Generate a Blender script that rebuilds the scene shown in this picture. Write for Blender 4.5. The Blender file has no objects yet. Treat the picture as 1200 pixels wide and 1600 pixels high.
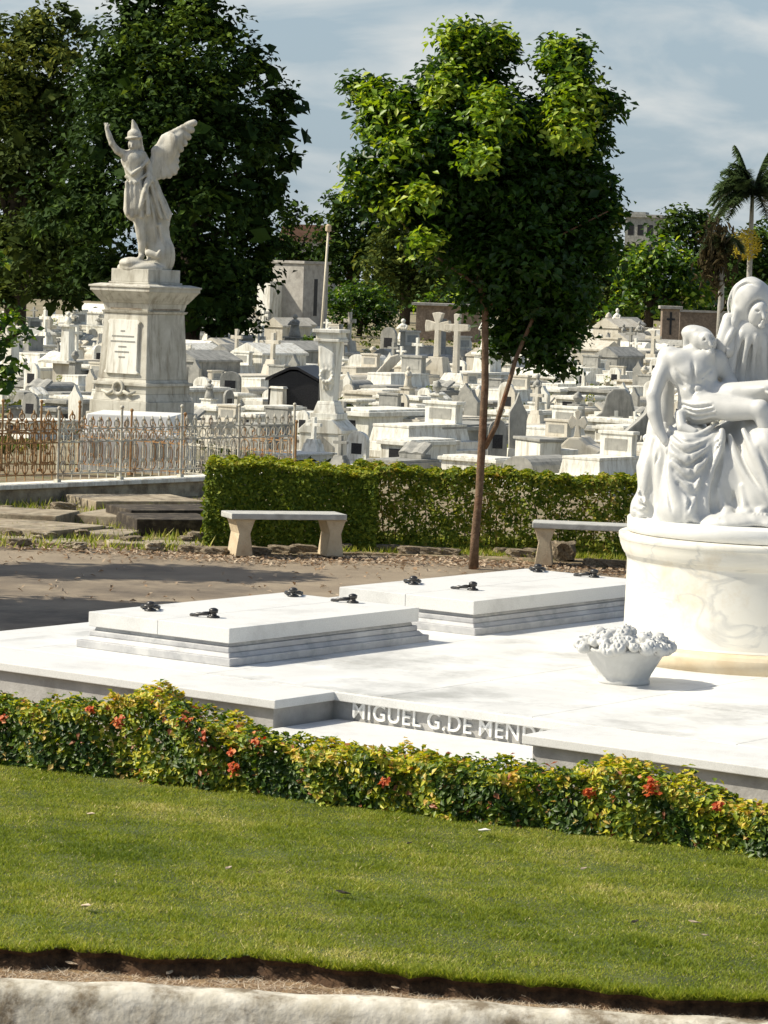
import bpy, bmesh, math, random
import numpy as np
from mathutils import Vector, Matrix
random.seed(7); RS = np.random.RandomState(11)
R = math.radians
scene = bpy.context.scene
COL = scene.collection

# ------------------------------------------------------------------ camera
H = 3.1; F = 4800.0; ROLL = R(2.0); PITCH = math.atan(360 / F)
cam = bpy.data.cameras.new("camera"); cam.sensor_fit = 'VERTICAL'; cam.sensor_height = 24.0
cam.lens = 24 * F / 1600; cam.clip_start = 0.1; cam.clip_end = 4000
camo = bpy.data.objects.new("camera", cam); COL.objects.link(camo)
camo.matrix_world = Matrix.Translation((0, 0, H)) @ Matrix.Rotation(R(90) - PITCH, 4, 'X') @ Matrix.Rotation(ROLL, 4, 'Z')
scene.camera = camo
# ------------------------------------------------------------------ world + sun
SUN_EL = R(43); SUN_AZ = (-0.998, 0.03)
w = bpy.data.worlds.new("World"); scene.world = w; w.use_nodes = True
nt = w.node_tree; nt.nodes.clear(); N = nt.nodes.new; L = nt.links.new
out = N('ShaderNodeOutputWorld'); bg = N('ShaderNodeBackground'); L(bg.outputs[0], out.inputs[0])
sky = N('ShaderNodeTexSky'); sky.sky_type = 'NISHITA'; sky.sun_disc = False
sky.sun_elevation = SUN_EL; sky.sun_rotation = math.atan2(SUN_AZ[0], SUN_AZ[1]); sky.air_density = 1.0; sky.dust_density = 2.2; sky.ozone_density = 1.5
tc = N('ShaderNodeTexCoord'); mp = N('ShaderNodeMapping'); mp.inputs['Scale'].default_value = (1, 1, 3.0); mp.inputs['Location'].default_value = (0.35, 0, 0.1)
nz = N('ShaderNodeTexNoise'); nz.inputs['Scale'].default_value = 15; nz.inputs['Detail'].default_value = 9; nz.inputs['Roughness'].default_value = 0.52; nz.inputs['Distortion'].default_value = 0.4
cr = N('ShaderNodeValToRGB'); cr.color_ramp.elements[0].position = 0.44; cr.color_ramp.elements[1].position = 0.66
cr.color_ramp.elements[0].color = (0, 0, 0, 1); cr.color_ramp.elements[1].color = (1, 1, 1, 1)
L(tc.outputs['Generated'], mp.inputs[0]); L(mp.outputs[0], nz.inputs['Vector']); L(nz.outputs['Fac'], cr.inputs[0])
nz2 = N('ShaderNodeTexNoise'); nz2.inputs['Scale'].default_value = 22; nz2.inputs['Detail'].default_value = 8; L(mp.outputs[0], nz2.inputs['Vector'])
mm = N('ShaderNodeMath'); mm.operation = 'MULTIPLY'; L(cr.outputs[0], mm.inputs[0])
gm = N('ShaderNodeMix'); gm.data_type = 'RGBA'; sx = N('ShaderNodeSeparateXYZ'); L(tc.outputs['Generated'], sx.inputs[0])
er = N('ShaderNodeMapRange'); er.inputs['From Min'].default_value = 0.12; er.inputs['From Max'].default_value = 0.55; er.inputs['To Min'].default_value = 0.8; er.inputs['To Max'].default_value = 0.05; L(sx.outputs['Z'], er.inputs['Value'])
L(er.outputs[0], gm.inputs['Factor']); L(er.outputs[0], mm.inputs[1])
L(sky.outputs[0], gm.inputs['A']); gm.inputs['B'].default_value = (3.45, 4.4, 5.1, 1)      # thin high overcast veil
cm = N('ShaderNodeMix'); cm.data_type = 'RGBA'
cc = N('ShaderNodeMix'); cc.data_type = 'RGBA'; cc.inputs['A'].default_value = (5.3, 5.6, 5.6, 1); cc.inputs['B'].default_value = (7.2, 7.2, 6.9, 1)
L(nz2.outputs['Fac'], cc.inputs['Factor'])
L(mm.outputs[0], cm.inputs['Factor']); L(gm.outputs['Result'], cm.inputs['A']); L(cc.outputs['Result'], cm.inputs['B'])
L(cm.outputs['Result'], bg.inputs['Color']); bg.inputs['Strength'].default_value = 0.10
sl = bpy.data.lights.new("sun", 'SUN'); sl.energy = 5.0; sl.angle = R(0.5); sl.color = (1.0, 0.925, 0.77)
so = bpy.data.objects.new("sun", sl); COL.objects.link(so)
sd = Vector((SUN_AZ[0] * math.cos(SUN_EL), SUN_AZ[1] * math.cos(SUN_EL), math.sin(SUN_EL)))
so.rotation_euler = sd.to_track_quat('Z', 'Y').to_euler(); so.location = (-20, 0, 40)
scene.view_settings.view_transform = 'Standard'; scene.view_settings.look = 'None'
scene.view_settings.exposure = 0.26; scene.view_settings.gamma = 1; scene.view_settings.use_curve_mapping = False

# ------------------------------------------------------------------ pixel ray helpers (photo pixels, 1200 x 1600)
def ray(px, py):
    dx = px - 600; dy = py - 800
    x = dx * math.cos(ROLL) + dy * math.sin(ROLL); y = -dx * math.sin(ROLL) + dy * math.cos(ROLL)
    return Vector((x, F * math.cos(PITCH) - y * math.sin(PITCH), -y * math.cos(PITCH) - F * math.sin(PITCH)))
def at(px, py, z=0.0):
    r = ray(px, py); t = (z - H) / r.z
    return Vector((r.x * t, r.y * t, z))
def atY(px, py, Y):
    r = ray(px, py); t = Y / r.y
    return Vector((r.x * t, Y, H + r.z * t))

# ------------------------------------------------------------------ object helpers
def tag(o, label=None, cat=None, group=None, kind=None):
    if label: o['label'] = label
    if cat: o['category'] = cat
    if group: o['group'] = group
    if kind: o['kind'] = kind
    return o
def thing(name, label, cat, loc=(0, 0, 0), rz=0.0, group=None):
    o = bpy.data.objects.new(name, None); COL.objects.link(o); o.empty_display_size = 0.2
    o.location = loc; o.rotation_euler = (0, 0, rz)
    return tag(o, label, cat, group)
def link(name, me, mat=None, parent=None, smooth=False):
    o = bpy.data.objects.new(name, me); COL.objects.link(o)
    if mat: me.materials.append(mat)
    if parent: o.parent = parent
    if smooth:
        me.polygons.foreach_set('use_smooth', [True] * len(me.polygons))
    return o
def copy_tree(o, parent=None):
    c = o.copy(); COL.objects.link(c)
    if parent: c.parent = parent
    for ch in [x for x in KIDS.get(o.name, [])]: KIDS.setdefault(c.name, []).append(copy_tree(ch, c))
    return c
KIDS = {}

class MB:
    def __init__(s): s.v = []; s.f = []; s.m = Matrix.Identity(4)
    def add(s, vs, fs):
        n = len(s.v); s.v += [tuple(s.m @ Vector(v)) for v in vs]; s.f += [tuple(i + n for i in f) for f in fs]; return s
    def box(s, x0, x1, y0, y1, z0, z1, tx=0.0, ty=0.0):   # tx,ty: inset of the top
        return s.add([(x0, y0, z0), (x1, y0, z0), (x1, y1, z0), (x0, y1, z0), (x0 + tx, y0 + ty, z1), (x1 - tx, y0 + ty, z1), (x1 - tx, y1 - ty, z1), (x0 + tx, y1 - ty, z1)],
                     [(3, 2, 1, 0), (4, 5, 6, 7), (0, 1, 5, 4), (1, 2, 6, 5), (2, 3, 7, 6), (3, 0, 4, 7)])
    def cbox(s, w, d, z0, z1, cx=0, cy=0, tx=0.0, ty=None):
        return s.box(cx - w / 2, cx + w / 2, cy - d / 2, cy + d / 2, z0, z1, tx, tx if ty is None else ty)
    def prism(s, pts, y0, y1):            # outline in x,z (counter-clockwise from the front), extruded in y
        n = len(pts); vs = [(x, y0, z) for x, z in pts] + [(x, y1, z) for x, z in pts]
        fs = [tuple(range(n)), tuple(range(2 * n - 1, n - 1, -1))] + [(i, i + n, (i + 1) % n + n, (i + 1) % n) for i in range(n)]
        return s.add(vs, fs)
    def slab(s, pts, z0, z1):             # outline in x,y
        n = len(pts); vs = [(x, y, z0) for x, y in pts] + [(x, y, z1) for x, y in pts]
        fs = [tuple(range(n - 1, -1, -1)), tuple(range(n, 2 * n))] + [(i, (i + 1) % n, (i + 1) % n + n, i + n) for i in range(n)]
        return s.add(vs, fs)
    def lathe(s, prof, n=24, cx=0, cy=0, wob=None):
        vs = []; fs = []
        for j, (r, z) in enumerate(prof):
            for i in range(n):
                a = 2 * math.pi * i / n; rr = r * (1 + (wob(a, z) if wob else 0)); vs.append((cx + rr * math.cos(a), cy + rr * math.sin(a), z))
        for j in range(len(prof) - 1):
            for i in range(n):
                k = (i + 1) % n; fs.append((j * n + i, j * n + k, (j + 1) * n + k, (j + 1) * n + i))
        fs.append(tuple(range(n - 1, -1, -1))); fs.append(tuple((len(prof) - 1) * n + i for i in range(n)))
        return s.add(vs, fs)
    def tube(s, pts, rad, n=8, closed=False):
        pts = [Vector(p) for p in pts]; m = len(pts)
        if not hasattr(rad, '__len__'): rad = [rad] * m
        vs = []; fs = []; prev = None
        for j, p in enumerate(pts):
            if closed: d = pts[(j + 1) % m] - pts[j - 1]
            else: d = pts[min(j + 1, m - 1)] - pts[max(j - 1, 0)]
            d.normalize()
            a = (prev if prev is not None else (Vector((0, 0, 1)) if abs(d.z) < 0.9 else Vector((1, 0, 0))))
            a = (a - d * a.dot(d)).normalized(); prev = a; b = d.cross(a)
            for i in range(n):
                t = 2 * math.pi * i / n; vs.append(p + (a * math.cos(t) + b * math.sin(t)) * rad[j])
        for j in range(m if closed else m - 1):
            k = (j + 1) % m
            for i in range(n):
                q = (i + 1) % n; fs.append((j * n + i, j * n + q, k * n + q, k * n + i))
        if not closed: fs.append(tuple(range(n - 1, -1, -1))); fs.append(tuple((m - 1) * n + i for i in range(n)))
        return s.add(vs, fs)
    def ball(s, c, r, n=10, sx=1, sy=1, sz=1):
        pr = [(max(1e-3, math.sin(math.pi * j / n)), -math.cos(math.pi * j / n)) for j in range(n + 1)]
        m0 = s.m; s.m = m0 @ Matrix.Translation(c) @ Matrix.Diagonal((r * sx, r * sy, r * sz, 1)); s.lathe(pr, n + 2); s.m = m0; return s
    def build(s, name, mat, parent=None, smooth=False, bevel=0.0, seg=2):
        me = bpy.data.meshes.new(name); me.from_pydata(s.v, [], s.f); me.update()
        bm = bmesh.new(); bm.from_mesh(me); bmesh.ops.recalc_face_normals(bm, faces=bm.faces)
        if bevel > 0:
            es = [e for e in bm.edges if len(e.link_faces) == 2 and e.calc_face_angle(0) > 0.5]
            bmesh.ops.bevel(bm, geom=es, offset=bevel, segments=seg, affect='EDGES', profile=0.6, clamp_overlap=True)
        bm.to_mesh(me); bm.free()
        o = link(name, me, mat, parent)
        if smooth: me.polygons.foreach_set('use_smooth', [True] * len(me.polygons))
        if parent is not None: KIDS.setdefault(parent.name, []).append(o)
        return o

# ------------------------------------------------------------------ materials
def new_mat(name):
    m = bpy.data.materials.new(name); m.use_nodes = True; n = m.node_tree; b = n.nodes['Principled BSDF']; return m, n, b
def stone(name, c1, c2, scale=3.0, rough=0.6, bump=0.25, stain=None, stain_amt=0.5, stain_scale=1.2, fine=60.0, spec=0.4, vein=None, streak=False, lo=.50, hi=.68):
    m, n, b = new_mat(name); N = n.nodes.new; L = n.links.new
    tc = N('ShaderNodeTexCoord'); n1 = N('ShaderNodeTexNoise'); n1.inputs['Scale'].default_value = scale; n1.inputs['Detail'].default_value = 8; n1.inputs['Roughness'].default_value = 0.6
    L(tc.outputs['Object'], n1.inputs['Vector'])
    r1 = N('ShaderNodeValToRGB'); r1.color_ramp.elements[0].position = 0.35; r1.color_ramp.elements[1].position = 0.65
    r1.color_ramp.elements[0].color = (*c1, 1); r1.color_ramp.elements[1].color = (*c2, 1); L(n1.outputs['Fac'], r1.inputs[0]); col = r1.outputs[0]
    if stain:
        n2 = N('ShaderNodeTexNoise'); n2.inputs['Scale'].default_value = stain_scale; n2.inputs['Detail'].default_value = 10; n2.inputs['Roughness'].default_value = 0.7
        if streak:
            mp = N('ShaderNodeMapping'); mp.inputs['Scale'].default_value = (3.0, 3.0, 0.5); L(tc.outputs['Object'], mp.inputs[0]); L(mp.outputs[0], n2.inputs['Vector'])
        else: L(tc.outputs['Object'], n2.inputs['Vector'])
        r2 = N('ShaderNodeValToRGB'); r2.color_ramp.elements[0].position = lo; r2.color_ramp.elements[1].position = hi
        r2.color_ramp.elements[0].color = (0, 0, 0, 1); r2.color_ramp.elements[1].color = (stain_amt,) * 3 + (1,); L(n2.outputs['Fac'], r2.inputs[0])
        mx = N('ShaderNodeMix'); mx.data_type = 'RGBA'; L(r2.outputs[0], mx.inputs['Factor']); L(col, mx.inputs['A']); mx.inputs['B'].default_value = (*stain, 1); col = mx.outputs['Result']
    if vein:
        n3 = N('ShaderNodeTexNoise'); n3.inputs['Scale'].default_value = 1.1; n3.inputs['Detail'].default_value = 7; n3.inputs['Distortion'].default_value = 1.6
        mp = N('ShaderNodeMapping'); mp.inputs['Rotation'].default_value = (0.3, 0.7, 0.4); mp.inputs['Scale'].default_value = (1, 1, 2.6); L(tc.outputs['Object'], mp.inputs[0]); L(mp.outputs[0], n3.inputs['Vector'])
        r3 = N('ShaderNodeValToRGB'); e = r3.color_ramp.elements; e[0].position = 0.46; e[0].color = (0, 0, 0, 1); e[1].position = 0.50; e[1].color = (0.55, 0.55, 0.55, 1)
        q = e.new(0.53); q.color = (0, 0, 0, 1); q = e.new(0.62); q.color = (0.0, 0.0, 0.0, 1); q = e.new(0.72); q.color = (0.35, 0.35, 0.35, 1); L(n3.outputs['Fac'], r3.inputs[0])
        mx = N('ShaderNodeMix'); mx.data_type = 'RGBA'; L(r3.outputs[0], mx.inputs['Factor']); L(col, mx.inputs['A']); mx.inputs['B'].default_value = (*vein, 1); col = mx.outputs['Result']
    L(col, b.inputs['Base Color']); b.inputs['Roughness'].default_value = rough; b.inputs['Specular IOR Level'].default_value = spec
    nf = N('ShaderNodeTexNoise'); nf.inputs['Scale'].default_value = fine; nf.inputs['Detail'].default_value = 6; L(tc.outputs['Object'], nf.inputs['Vector'])
    bp = N('ShaderNodeBump'); bp.inputs['Strength'].default_value = bump; bp.inputs['Distance'].default_value = 0.02; L(nf.outputs['Fac'], bp.inputs['Height']); L(bp.outputs[0], b.inputs['Normal'])
    return m
def leafmat(name, ramp, rough=0.42, trans=0.25, spec=0.5):
    m, n, b = new_mat(name); N = n.nodes.new; L = n.links.new
    at_ = N('ShaderNodeAttribute'); at_.attribute_name = 'rnd'; r = N('ShaderNodeValToRGB'); e = r.color_ramp.elements
    e[0].position = ramp[0][0]; e[0].color = (*ramp[0][1], 1); e[1].position = ramp[-1][0]; e[1].color = (*ramp[-1][1], 1)
    for p, c in ramp[1:-1]: q = e.new(p); q.color = (*c, 1)
    L(at_.outputs['Fac'], r.inputs[0]); L(r.outputs[0], b.inputs['Base Color']); b.inputs['Roughness'].default_value = rough; b.inputs['Specular IOR Level'].default_value = spec
    t = N('ShaderNodeBsdfTranslucent'); hs = N('ShaderNodeHueSaturation'); hs.inputs['Saturation'].default_value = 1.1; hs.inputs['Value'].default_value = 1.6; hs.inputs['Hue'].default_value = 0.485
    L(r.outputs[0], hs.inputs['Color']); L(hs.outputs[0], t.inputs['Color'])
    ms = N('ShaderNodeMixShader'); ms.inputs[0].default_value = trans; L(b.outputs[0], ms.inputs[1]); L(t.outputs[0], ms.inputs[2]); L(ms.outputs[0], n.nodes['Material Output'].inputs[0])
    return m

M = {}
M['marble'] = stone('white marble', (0.78, 0.78, 0.75), (0.86, 0.86, 0.83), 4, 0.45, 0.05, stain=(0.55, 0.54, 0.50), stain_amt=0.35, stain_scale=1.6)
M['floor'] = stone('white marble paving', (0.64, 0.64, 0.62), (0.76, 0.76, 0.74), 2.2, 0.5, 0.06, stain=(0.34, 0.34, 0.32), stain_amt=0.85, stain_scale=0.9, fine=90)
M['granite'] = stone('pale granite', (0.62, 0.62, 0.60), (0.74, 0.74, 0.72), 120, 0.55, 0.06, stain=(0.40, 0.39, 0.37), stain_amt=0.4, stain_scale=2.0)
M['greymarble'] = stone('weathered grey marble', (0.38, 0.38, 0.39), (0.58, 0.58, 0.57), 3, 0.55, 0.12, stain=(0.28, 0.29, 0.30), stain_amt=0.7, stain_scale=5)
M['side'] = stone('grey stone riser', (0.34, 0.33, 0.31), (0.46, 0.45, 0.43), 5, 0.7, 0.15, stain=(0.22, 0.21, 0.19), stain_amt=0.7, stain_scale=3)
M['veined'] = stone('veined cream marble', (0.74, 0.71, 0.62), (0.80, 0.78, 0.71), 1.5, 0.42, 0.04, stain=(0.60, 0.50, 0.34), stain_amt=0.85, stain_scale=1.3, vein=(0.46, 0.46, 0.44))
M['ochre'] = stone('ochre stained marble', (0.62, 0.50, 0.33), (0.74, 0.66, 0.50), 2.5, 0.5, 0.06, stain=(0.42, 0.33, 0.22), stain_amt=0.6, stain_scale=2)
M['statue'] = stone('carved white marble', (0.52, 0.52, 0.50), (0.62, 0.62, 0.60), 3, 0.42, 0.04, stain=(0.46, 0.46, 0.44), stain_amt=0.55, stain_scale=3.5)
M['lime'] = stone('weathered limestone', (0.46, 0.44, 0.37), (0.60, 0.58, 0.51), 4, 0.8, 0.25, stain=(0.22, 0.19, 0.14), stain_amt=0.75, stain_scale=2.2, streak=True, lo=.50, hi=.66)
M['frieze'] = stone('stained frieze stone', (0.22, 0.18, 0.13), (0.38, 0.34, 0.27), 7, 0.85, 0.3, stain=(0.12, 0.09, 0.06), stain_amt=0.7, stain_scale=3)
M['bronze'] = stone('black bronze', (0.012, 0.012, 0.013), (0.03, 0.028, 0.026), 20, 0.35, 0.1, spec=0.6)
M['g_white'] = stone('white painted tomb stone', (0.74, 0.73, 0.66), (0.84, 0.83, 0.76), 2, 0.75, 0.15, stain=(0.36, 0.32, 0.24), stain_amt=0.8, stain_scale=2.6, streak=True, lo=.46, hi=.66)
M['g_cream'] = stone('cream tomb stone', (0.52, 0.48, 0.39), (0.66, 0.62, 0.53), 2, 0.8, 0.2, stain=(0.28, 0.24, 0.17), stain_amt=0.75, stain_scale=2.2, streak=True)
M['g_grey'] = stone('grey tomb stone', (0.24, 0.24, 0.22), (0.40, 0.39, 0.35), 3, 0.75, 0.2, stain=(0.12, 0.12, 0.11), stain_amt=0.7, stain_scale=2.5, streak=True)
M['g_black'] = stone('black granite', (0.012, 0.012, 0.014), (0.03, 0.03, 0.034), 30, 0.45, 0.05, spec=0.3)
M['g_brown'] = stone('red brown marble', (0.12, 0.07, 0.05), (0.22, 0.14, 0.10), 6, 0.5, 0.05)
M['brick'] = stone('old brown masonry', (0.20, 0.15, 0.11), (0.32, 0.25, 0.19), 9, 0.85, 0.4, stain=(0.10, 0.08, 0.06), stain_amt=0.7, stain_scale=1.2)
M['roofred'] = stone('red brown roof', (0.22, 0.12, 0.08), (0.30, 0.17, 0.12), 3, 0.85, 0.3)
M['concrete'] = stone('aged concrete', (0.34, 0.32, 0.29), (0.46, 0.44, 0.40), 4, 0.85, 0.25, stain=(0.18, 0.17, 0.15), stain_amt=0.7, stain_scale=1.5)
M['bench'] = stone('bench concrete', (0.40, 0.40, 0.38), (0.52, 0.52, 0.49), 12, 0.8, 0.2, stain=(0.26, 0.26, 0.24), stain_amt=0.5, stain_scale=4)
M['benchleg'] = stone('bench leg concrete', (0.48, 0.38, 0.25), (0.64, 0.54, 0.38), 8, 0.85, 0.3, stain=(0.30, 0.18, 0.10), stain_amt=0.7, stain_scale=4)
M['slab'] = stone('weathered ledger stone', (0.24, 0.19, 0.13), (0.46, 0.40, 0.29), 5, 0.9, 0.4, stain=(0.06, 0.05, 0.035), stain_amt=0.9, stain_scale=3)
M['kerb'] = stone('whitewashed kerb', (0.46, 0.42, 0.33), (0.74, 0.70, 0.60), 9, 0.8, 0.28, stain=(0.16, 0.12, 0.07), stain_amt=0.9, stain_scale=4.0, fine=30, lo=.46, hi=.60)
M['rock'] = stone('rough edging stone', (0.16, 0.12, 0.08), (0.36, 0.30, 0.21), 8, 0.95, 0.6, stain=(0.05, 0.04, 0.03), stain_amt=0.8, stain_scale=5)
M['soil'] = stone('dark soil', (0.04, 0.022, 0.012), (0.11, 0.062, 0.032), 25, 1.0, 0.9, fine=40)
M['straw'] = stone('dry straw strip', (0.20, 0.12, 0.06), (0.40, 0.28, 0.15), 40, 1.0, 0.9, stain=(0.045, 0.028, 0.014), stain_amt=0.9, stain_scale=9, fine=80)
M['bark'] = stone('brown bark', (0.10, 0.06, 0.035), (0.20, 0.13, 0.08), 18, 0.9, 0.5, stain=(0.26, 0.08, 0.03), stain_amt=0.5, stain_scale=3)
M['darkbark'] = stone('dark bark', (0.035, 0.026, 0.018), (0.08, 0.06, 0.04), 12, 0.95, 0.5)
M['palebark'] = stone('pale palm bark', (0.34, 0.32, 0.28), (0.48, 0.46, 0.41), 6, 0.9, 0.3)
M['pole'] = stone('pale painted pole', (0.52, 0.46, 0.34), (0.62, 0.57, 0.44), 5, 0.6, 0.1, stain=(0.28, 0.18, 0.10), stain_amt=0.6, stain_scale=2)
M['iron'] = stone('faded silver paint on iron', (0.50, 0.48, 0.40), (0.66, 0.63, 0.53), 14, 0.6, 0.2, stain=(0.20, 0.10, 0.045), stain_amt=0.9, stain_scale=3)
M['rust'] = stone('rusty iron', (0.26, 0.13, 0.05), (0.42, 0.25, 0.11), 14, 0.8, 0.3, stain=(0.40, 0.32, 0.2), stain_amt=0.7, stain_scale=4)
M['asphalt'] = stone('sandy asphalt', (0.22, 0.175, 0.125), (0.32, 0.26, 0.185), 1.4, 0.9, 0.5, stain=(0.075, 0.062, 0.052), stain_amt=0.8, stain_scale=0.45, fine=120)
M['ground'] = stone('dry grassy ground', (0.17, 0.14, 0.08), (0.34, 0.29, 0.19), 0.6, 0.95, 0.5, stain=(0.07, 0.09, 0.03), stain_amt=0.9, stain_scale=0.35)
M['verge'] = stone('patchy verge', (0.16, 0.12, 0.07), (0.30, 0.24, 0.15), 2.0, 0.95, 0.6, stain=(0.08, 0.11, 0.03), stain_amt=0.9, stain_scale=1.2)
M['turf'] = stone('turf soil', (0.05, 0.065, 0.018), (0.10, 0.13, 0.03), 3.0, 0.95, 0.6, stain=(0.12, 0.09, 0.04), stain_amt=0.6, stain_scale=1.5)
M['letters'] = stone('white raised letters', (0.80, 0.80, 0.78), (0.86, 0.86, 0.84), 3, 0.4, 0.0)
M['blue'] = stone('blue plastic cloth', (0.03, 0.17, 0.42), (0.06, 0.25, 0.55), 6, 0.5, 0.1)
M['grass'] = leafmat('grass blades', [(0, (0.10, 0.150, 0.020)), (0.45, (0.225, 0.280, 0.038)), (0.8, (0.38, 0.39, 0.09)), (1.0, (0.66, 0.58, 0.28))], 0.6, 0.35, 0.12)
M['l_mid'] = leafmat('fresh green leaves', [(0, (0.014, 0.038, 0.007)), (0.45, (0.035, 0.085, 0.012)), (0.62, (0.09, 0.18, 0.018)), (0.8, (0.24, 0.36, 0.035)), (1.0, (0.48, 0.54, 0.08))], 0.42, 0.36, 0.35)
M['l_dark'] = leafmat('dark evergreen leaves', [(0, (0.010, 0.024, 0.006)), (0.55, (0.030, 0.060, 0.011)), (0.8, (0.09, 0.15, 0.02)), (1.0, (0.20, 0.27, 0.04))], 0.7, 0.14, 0.08)
M['l_olive'] = leafmat('olive leaves', [(0, (0.026, 0.045, 0.012)), (0.6, (0.07, 0.10, 0.02)), (1.0, (0.22, 0.24, 0.045))], 0.7, 0.18, 0.08)
M['l_hedge'] = leafmat('hedge leaves', [(0, (0.06, 0.11, 0.014)), (0.5, (0.18, 0.235, 0.024)), (0.8, (0.38, 0.40, 0.045)), (1.0, (0.42, 0.30, 0.08))], 0.55, 0.28, 0.2)
M['l_ixora'] = leafmat('mixed hedge leaves', [(0, (0.03, 0.070, 0.012)), (0.34, (0.10, 0.17, 0.018)), (0.55, (0.26, 0.32, 0.026)), (0.78, (0.62, 0.58, 0.05)), (0.95, (0.66, 0.46, 0.12)), (1.0, (0.34, 0.12, 0.05))], 0.45, 0.3, 0.35)
M['l_palm'] = leafmat('palm leaflets', [(0, (0.05, 0.09, 0.035)), (1.0, (0.14, 0.20, 0.08))], 0.4, 0.15, 0.5)
M['shadedark'] = stone('slab stone with painted shade', (0.03, 0.024, 0.018), (0.07, 0.055, 0.04), 8, 0.95, 0.5, stain=(0.2, 0.17, 0.12), stain_amt=0.6, stain_scale=4)  # near-black base: the shade on the slab fronts is put into the colour
M['l_dead'] = leafmat('dry brown fronds', [(0, (0.035, 0.03, 0.015)), (1.0, (0.09, 0.07, 0.032))], 0.8, 0.1, 0.1)
M['l_yellow'] = leafmat('yellow palm flowers', [(0, (0.42, 0.34, 0.04)), (1.0, (0.66, 0.55, 0.08))], 0.7, 0.2, 0.1)
M['petal'] = leafmat('orange red petals', [(0, (0.36, 0.05, 0.02)), (0.6, (0.52, 0.12, 0.03)), (1.0, (0.75, 0.32, 0.12))], 0.5, 0.25, 0.2)
M['litter'] = leafmat('dry leaf', [(0, (0.30, 0.20, 0.12)), (1.0, (0.62, 0.54, 0.42))], 0.7, 0.1, 0.1)

# ------------------------------------------------------------------ foliage
def leaves(name, mat, pos, size, rnd, parent=None, up=0.5, aspect=0.55, nrm=None, fold=0.25, droop=None):
    """pos (n,3), size (n,), rnd (n,): folded kite leaves, one mesh"""
    n = len(pos); pos = np.asarray(pos, float); size = np.broadcast_to(size, (n,))
    nn = RS.normal(size=(n, 3)); nn[:, 2] = np.abs(nn[:, 2]) + up
    if nrm is not None: nn = nn * 0.55 + nrm * 1.0
    nn /= np.linalg.norm(nn, axis=1)[:, None]
    d = RS.normal(size=(n, 3))
    if droop is not None: d[:, 2] -= droop
    d -= nn * (d * nn).sum(1)[:, None]; d /= np.linalg.norm(d, axis=1)[:, None] + 1e-9
    s = np.cross(nn, d); a = size[:, None]
    wd = aspect * (0.8 + 0.4 * RS.rand(n, 1))
    v = np.empty((n, 4, 3)); v[:, 0] = pos - d * a * 0.5; v[:, 2] = pos + d * a * 0.5 - nn * a * 0.08
    v[:, 1] = pos - d * a * 0.05 + s * a * 0.5 * wd + nn * a * fold * 0.5; v[:, 3] = pos - d * a * 0.05 - s * a * 0.5 * wd + nn * a * fold * 0.5
    idx = np.arange(n)[:, None] * 4
    tris = np.concatenate([idx + [0, 2, 1], idx + [0, 3, 2]], axis=1).reshape(-1, 3)
    me = bpy.data.meshes.new(name); me.vertices.add(n * 4); me.vertices.foreach_set('co', v.reshape(-1))
    me.loops.add(len(tris) * 3); me.loops.foreach_set('vertex_index', tris.reshape(-1).astype(np.int32))
    me.polygons.add(len(tris)); me.polygons.foreach_set('loop_start', (np.arange(len(tris)) * 3).astype(np.int32)); me.polygons.foreach_set('loop_total', np.full(len(tris), 3, np.int32))
    at_ = me.attributes.new('rnd', 'FLOAT', 'POINT'); at_.data.foreach_set('value', np.repeat(rnd, 4).astype(np.float32))
    me.update(); me.validate()
    o = link(name, me, mat, parent)
    if parent is not None: KIDS.setdefault(parent.name, []).append(o)
    return o
def unit(n):
    d = RS.normal(size=(n, 3)); return d / np.linalg.norm(d, axis=1)[:, None]
def blob_points(blobs, sprig_d, per, spread, shell=0.5):
    """blobs (x,y,z,rx,ry,rz): sprigs scattered through each, leaves round each sprig"""
    P = []; NR = []; T = []
    for (x, y, z, rx, ry, rz) in blobs:
        ns = max(4, int(sprig_d * (rx * ry + ry * rz + rx * rz) * 4))
        d = unit(ns); d[:, 2] = np.where(d[:, 2] < -0.6, -d[:, 2], d[:, 2])
        rad = (shell + (1 - shell) * RS.rand(ns, 1) ** 0.7) * (0.85 + 0.3 * RS.rand(ns, 1))
        c = np.array([x, y, z]) + d * rad * np.array([rx, ry, rz])
        tone = RS.rand(ns) * 0.6
        for k in range(per):
            P.append(c + RS.normal(size=(ns, 3)) * spread * np.array([1, 1, 0.7])); NR.append(d); T.append(tone + RS.rand(ns) * 0.4)
    return np.concatenate(P), np.concatenate(NR), np.concatenate(T)
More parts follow.
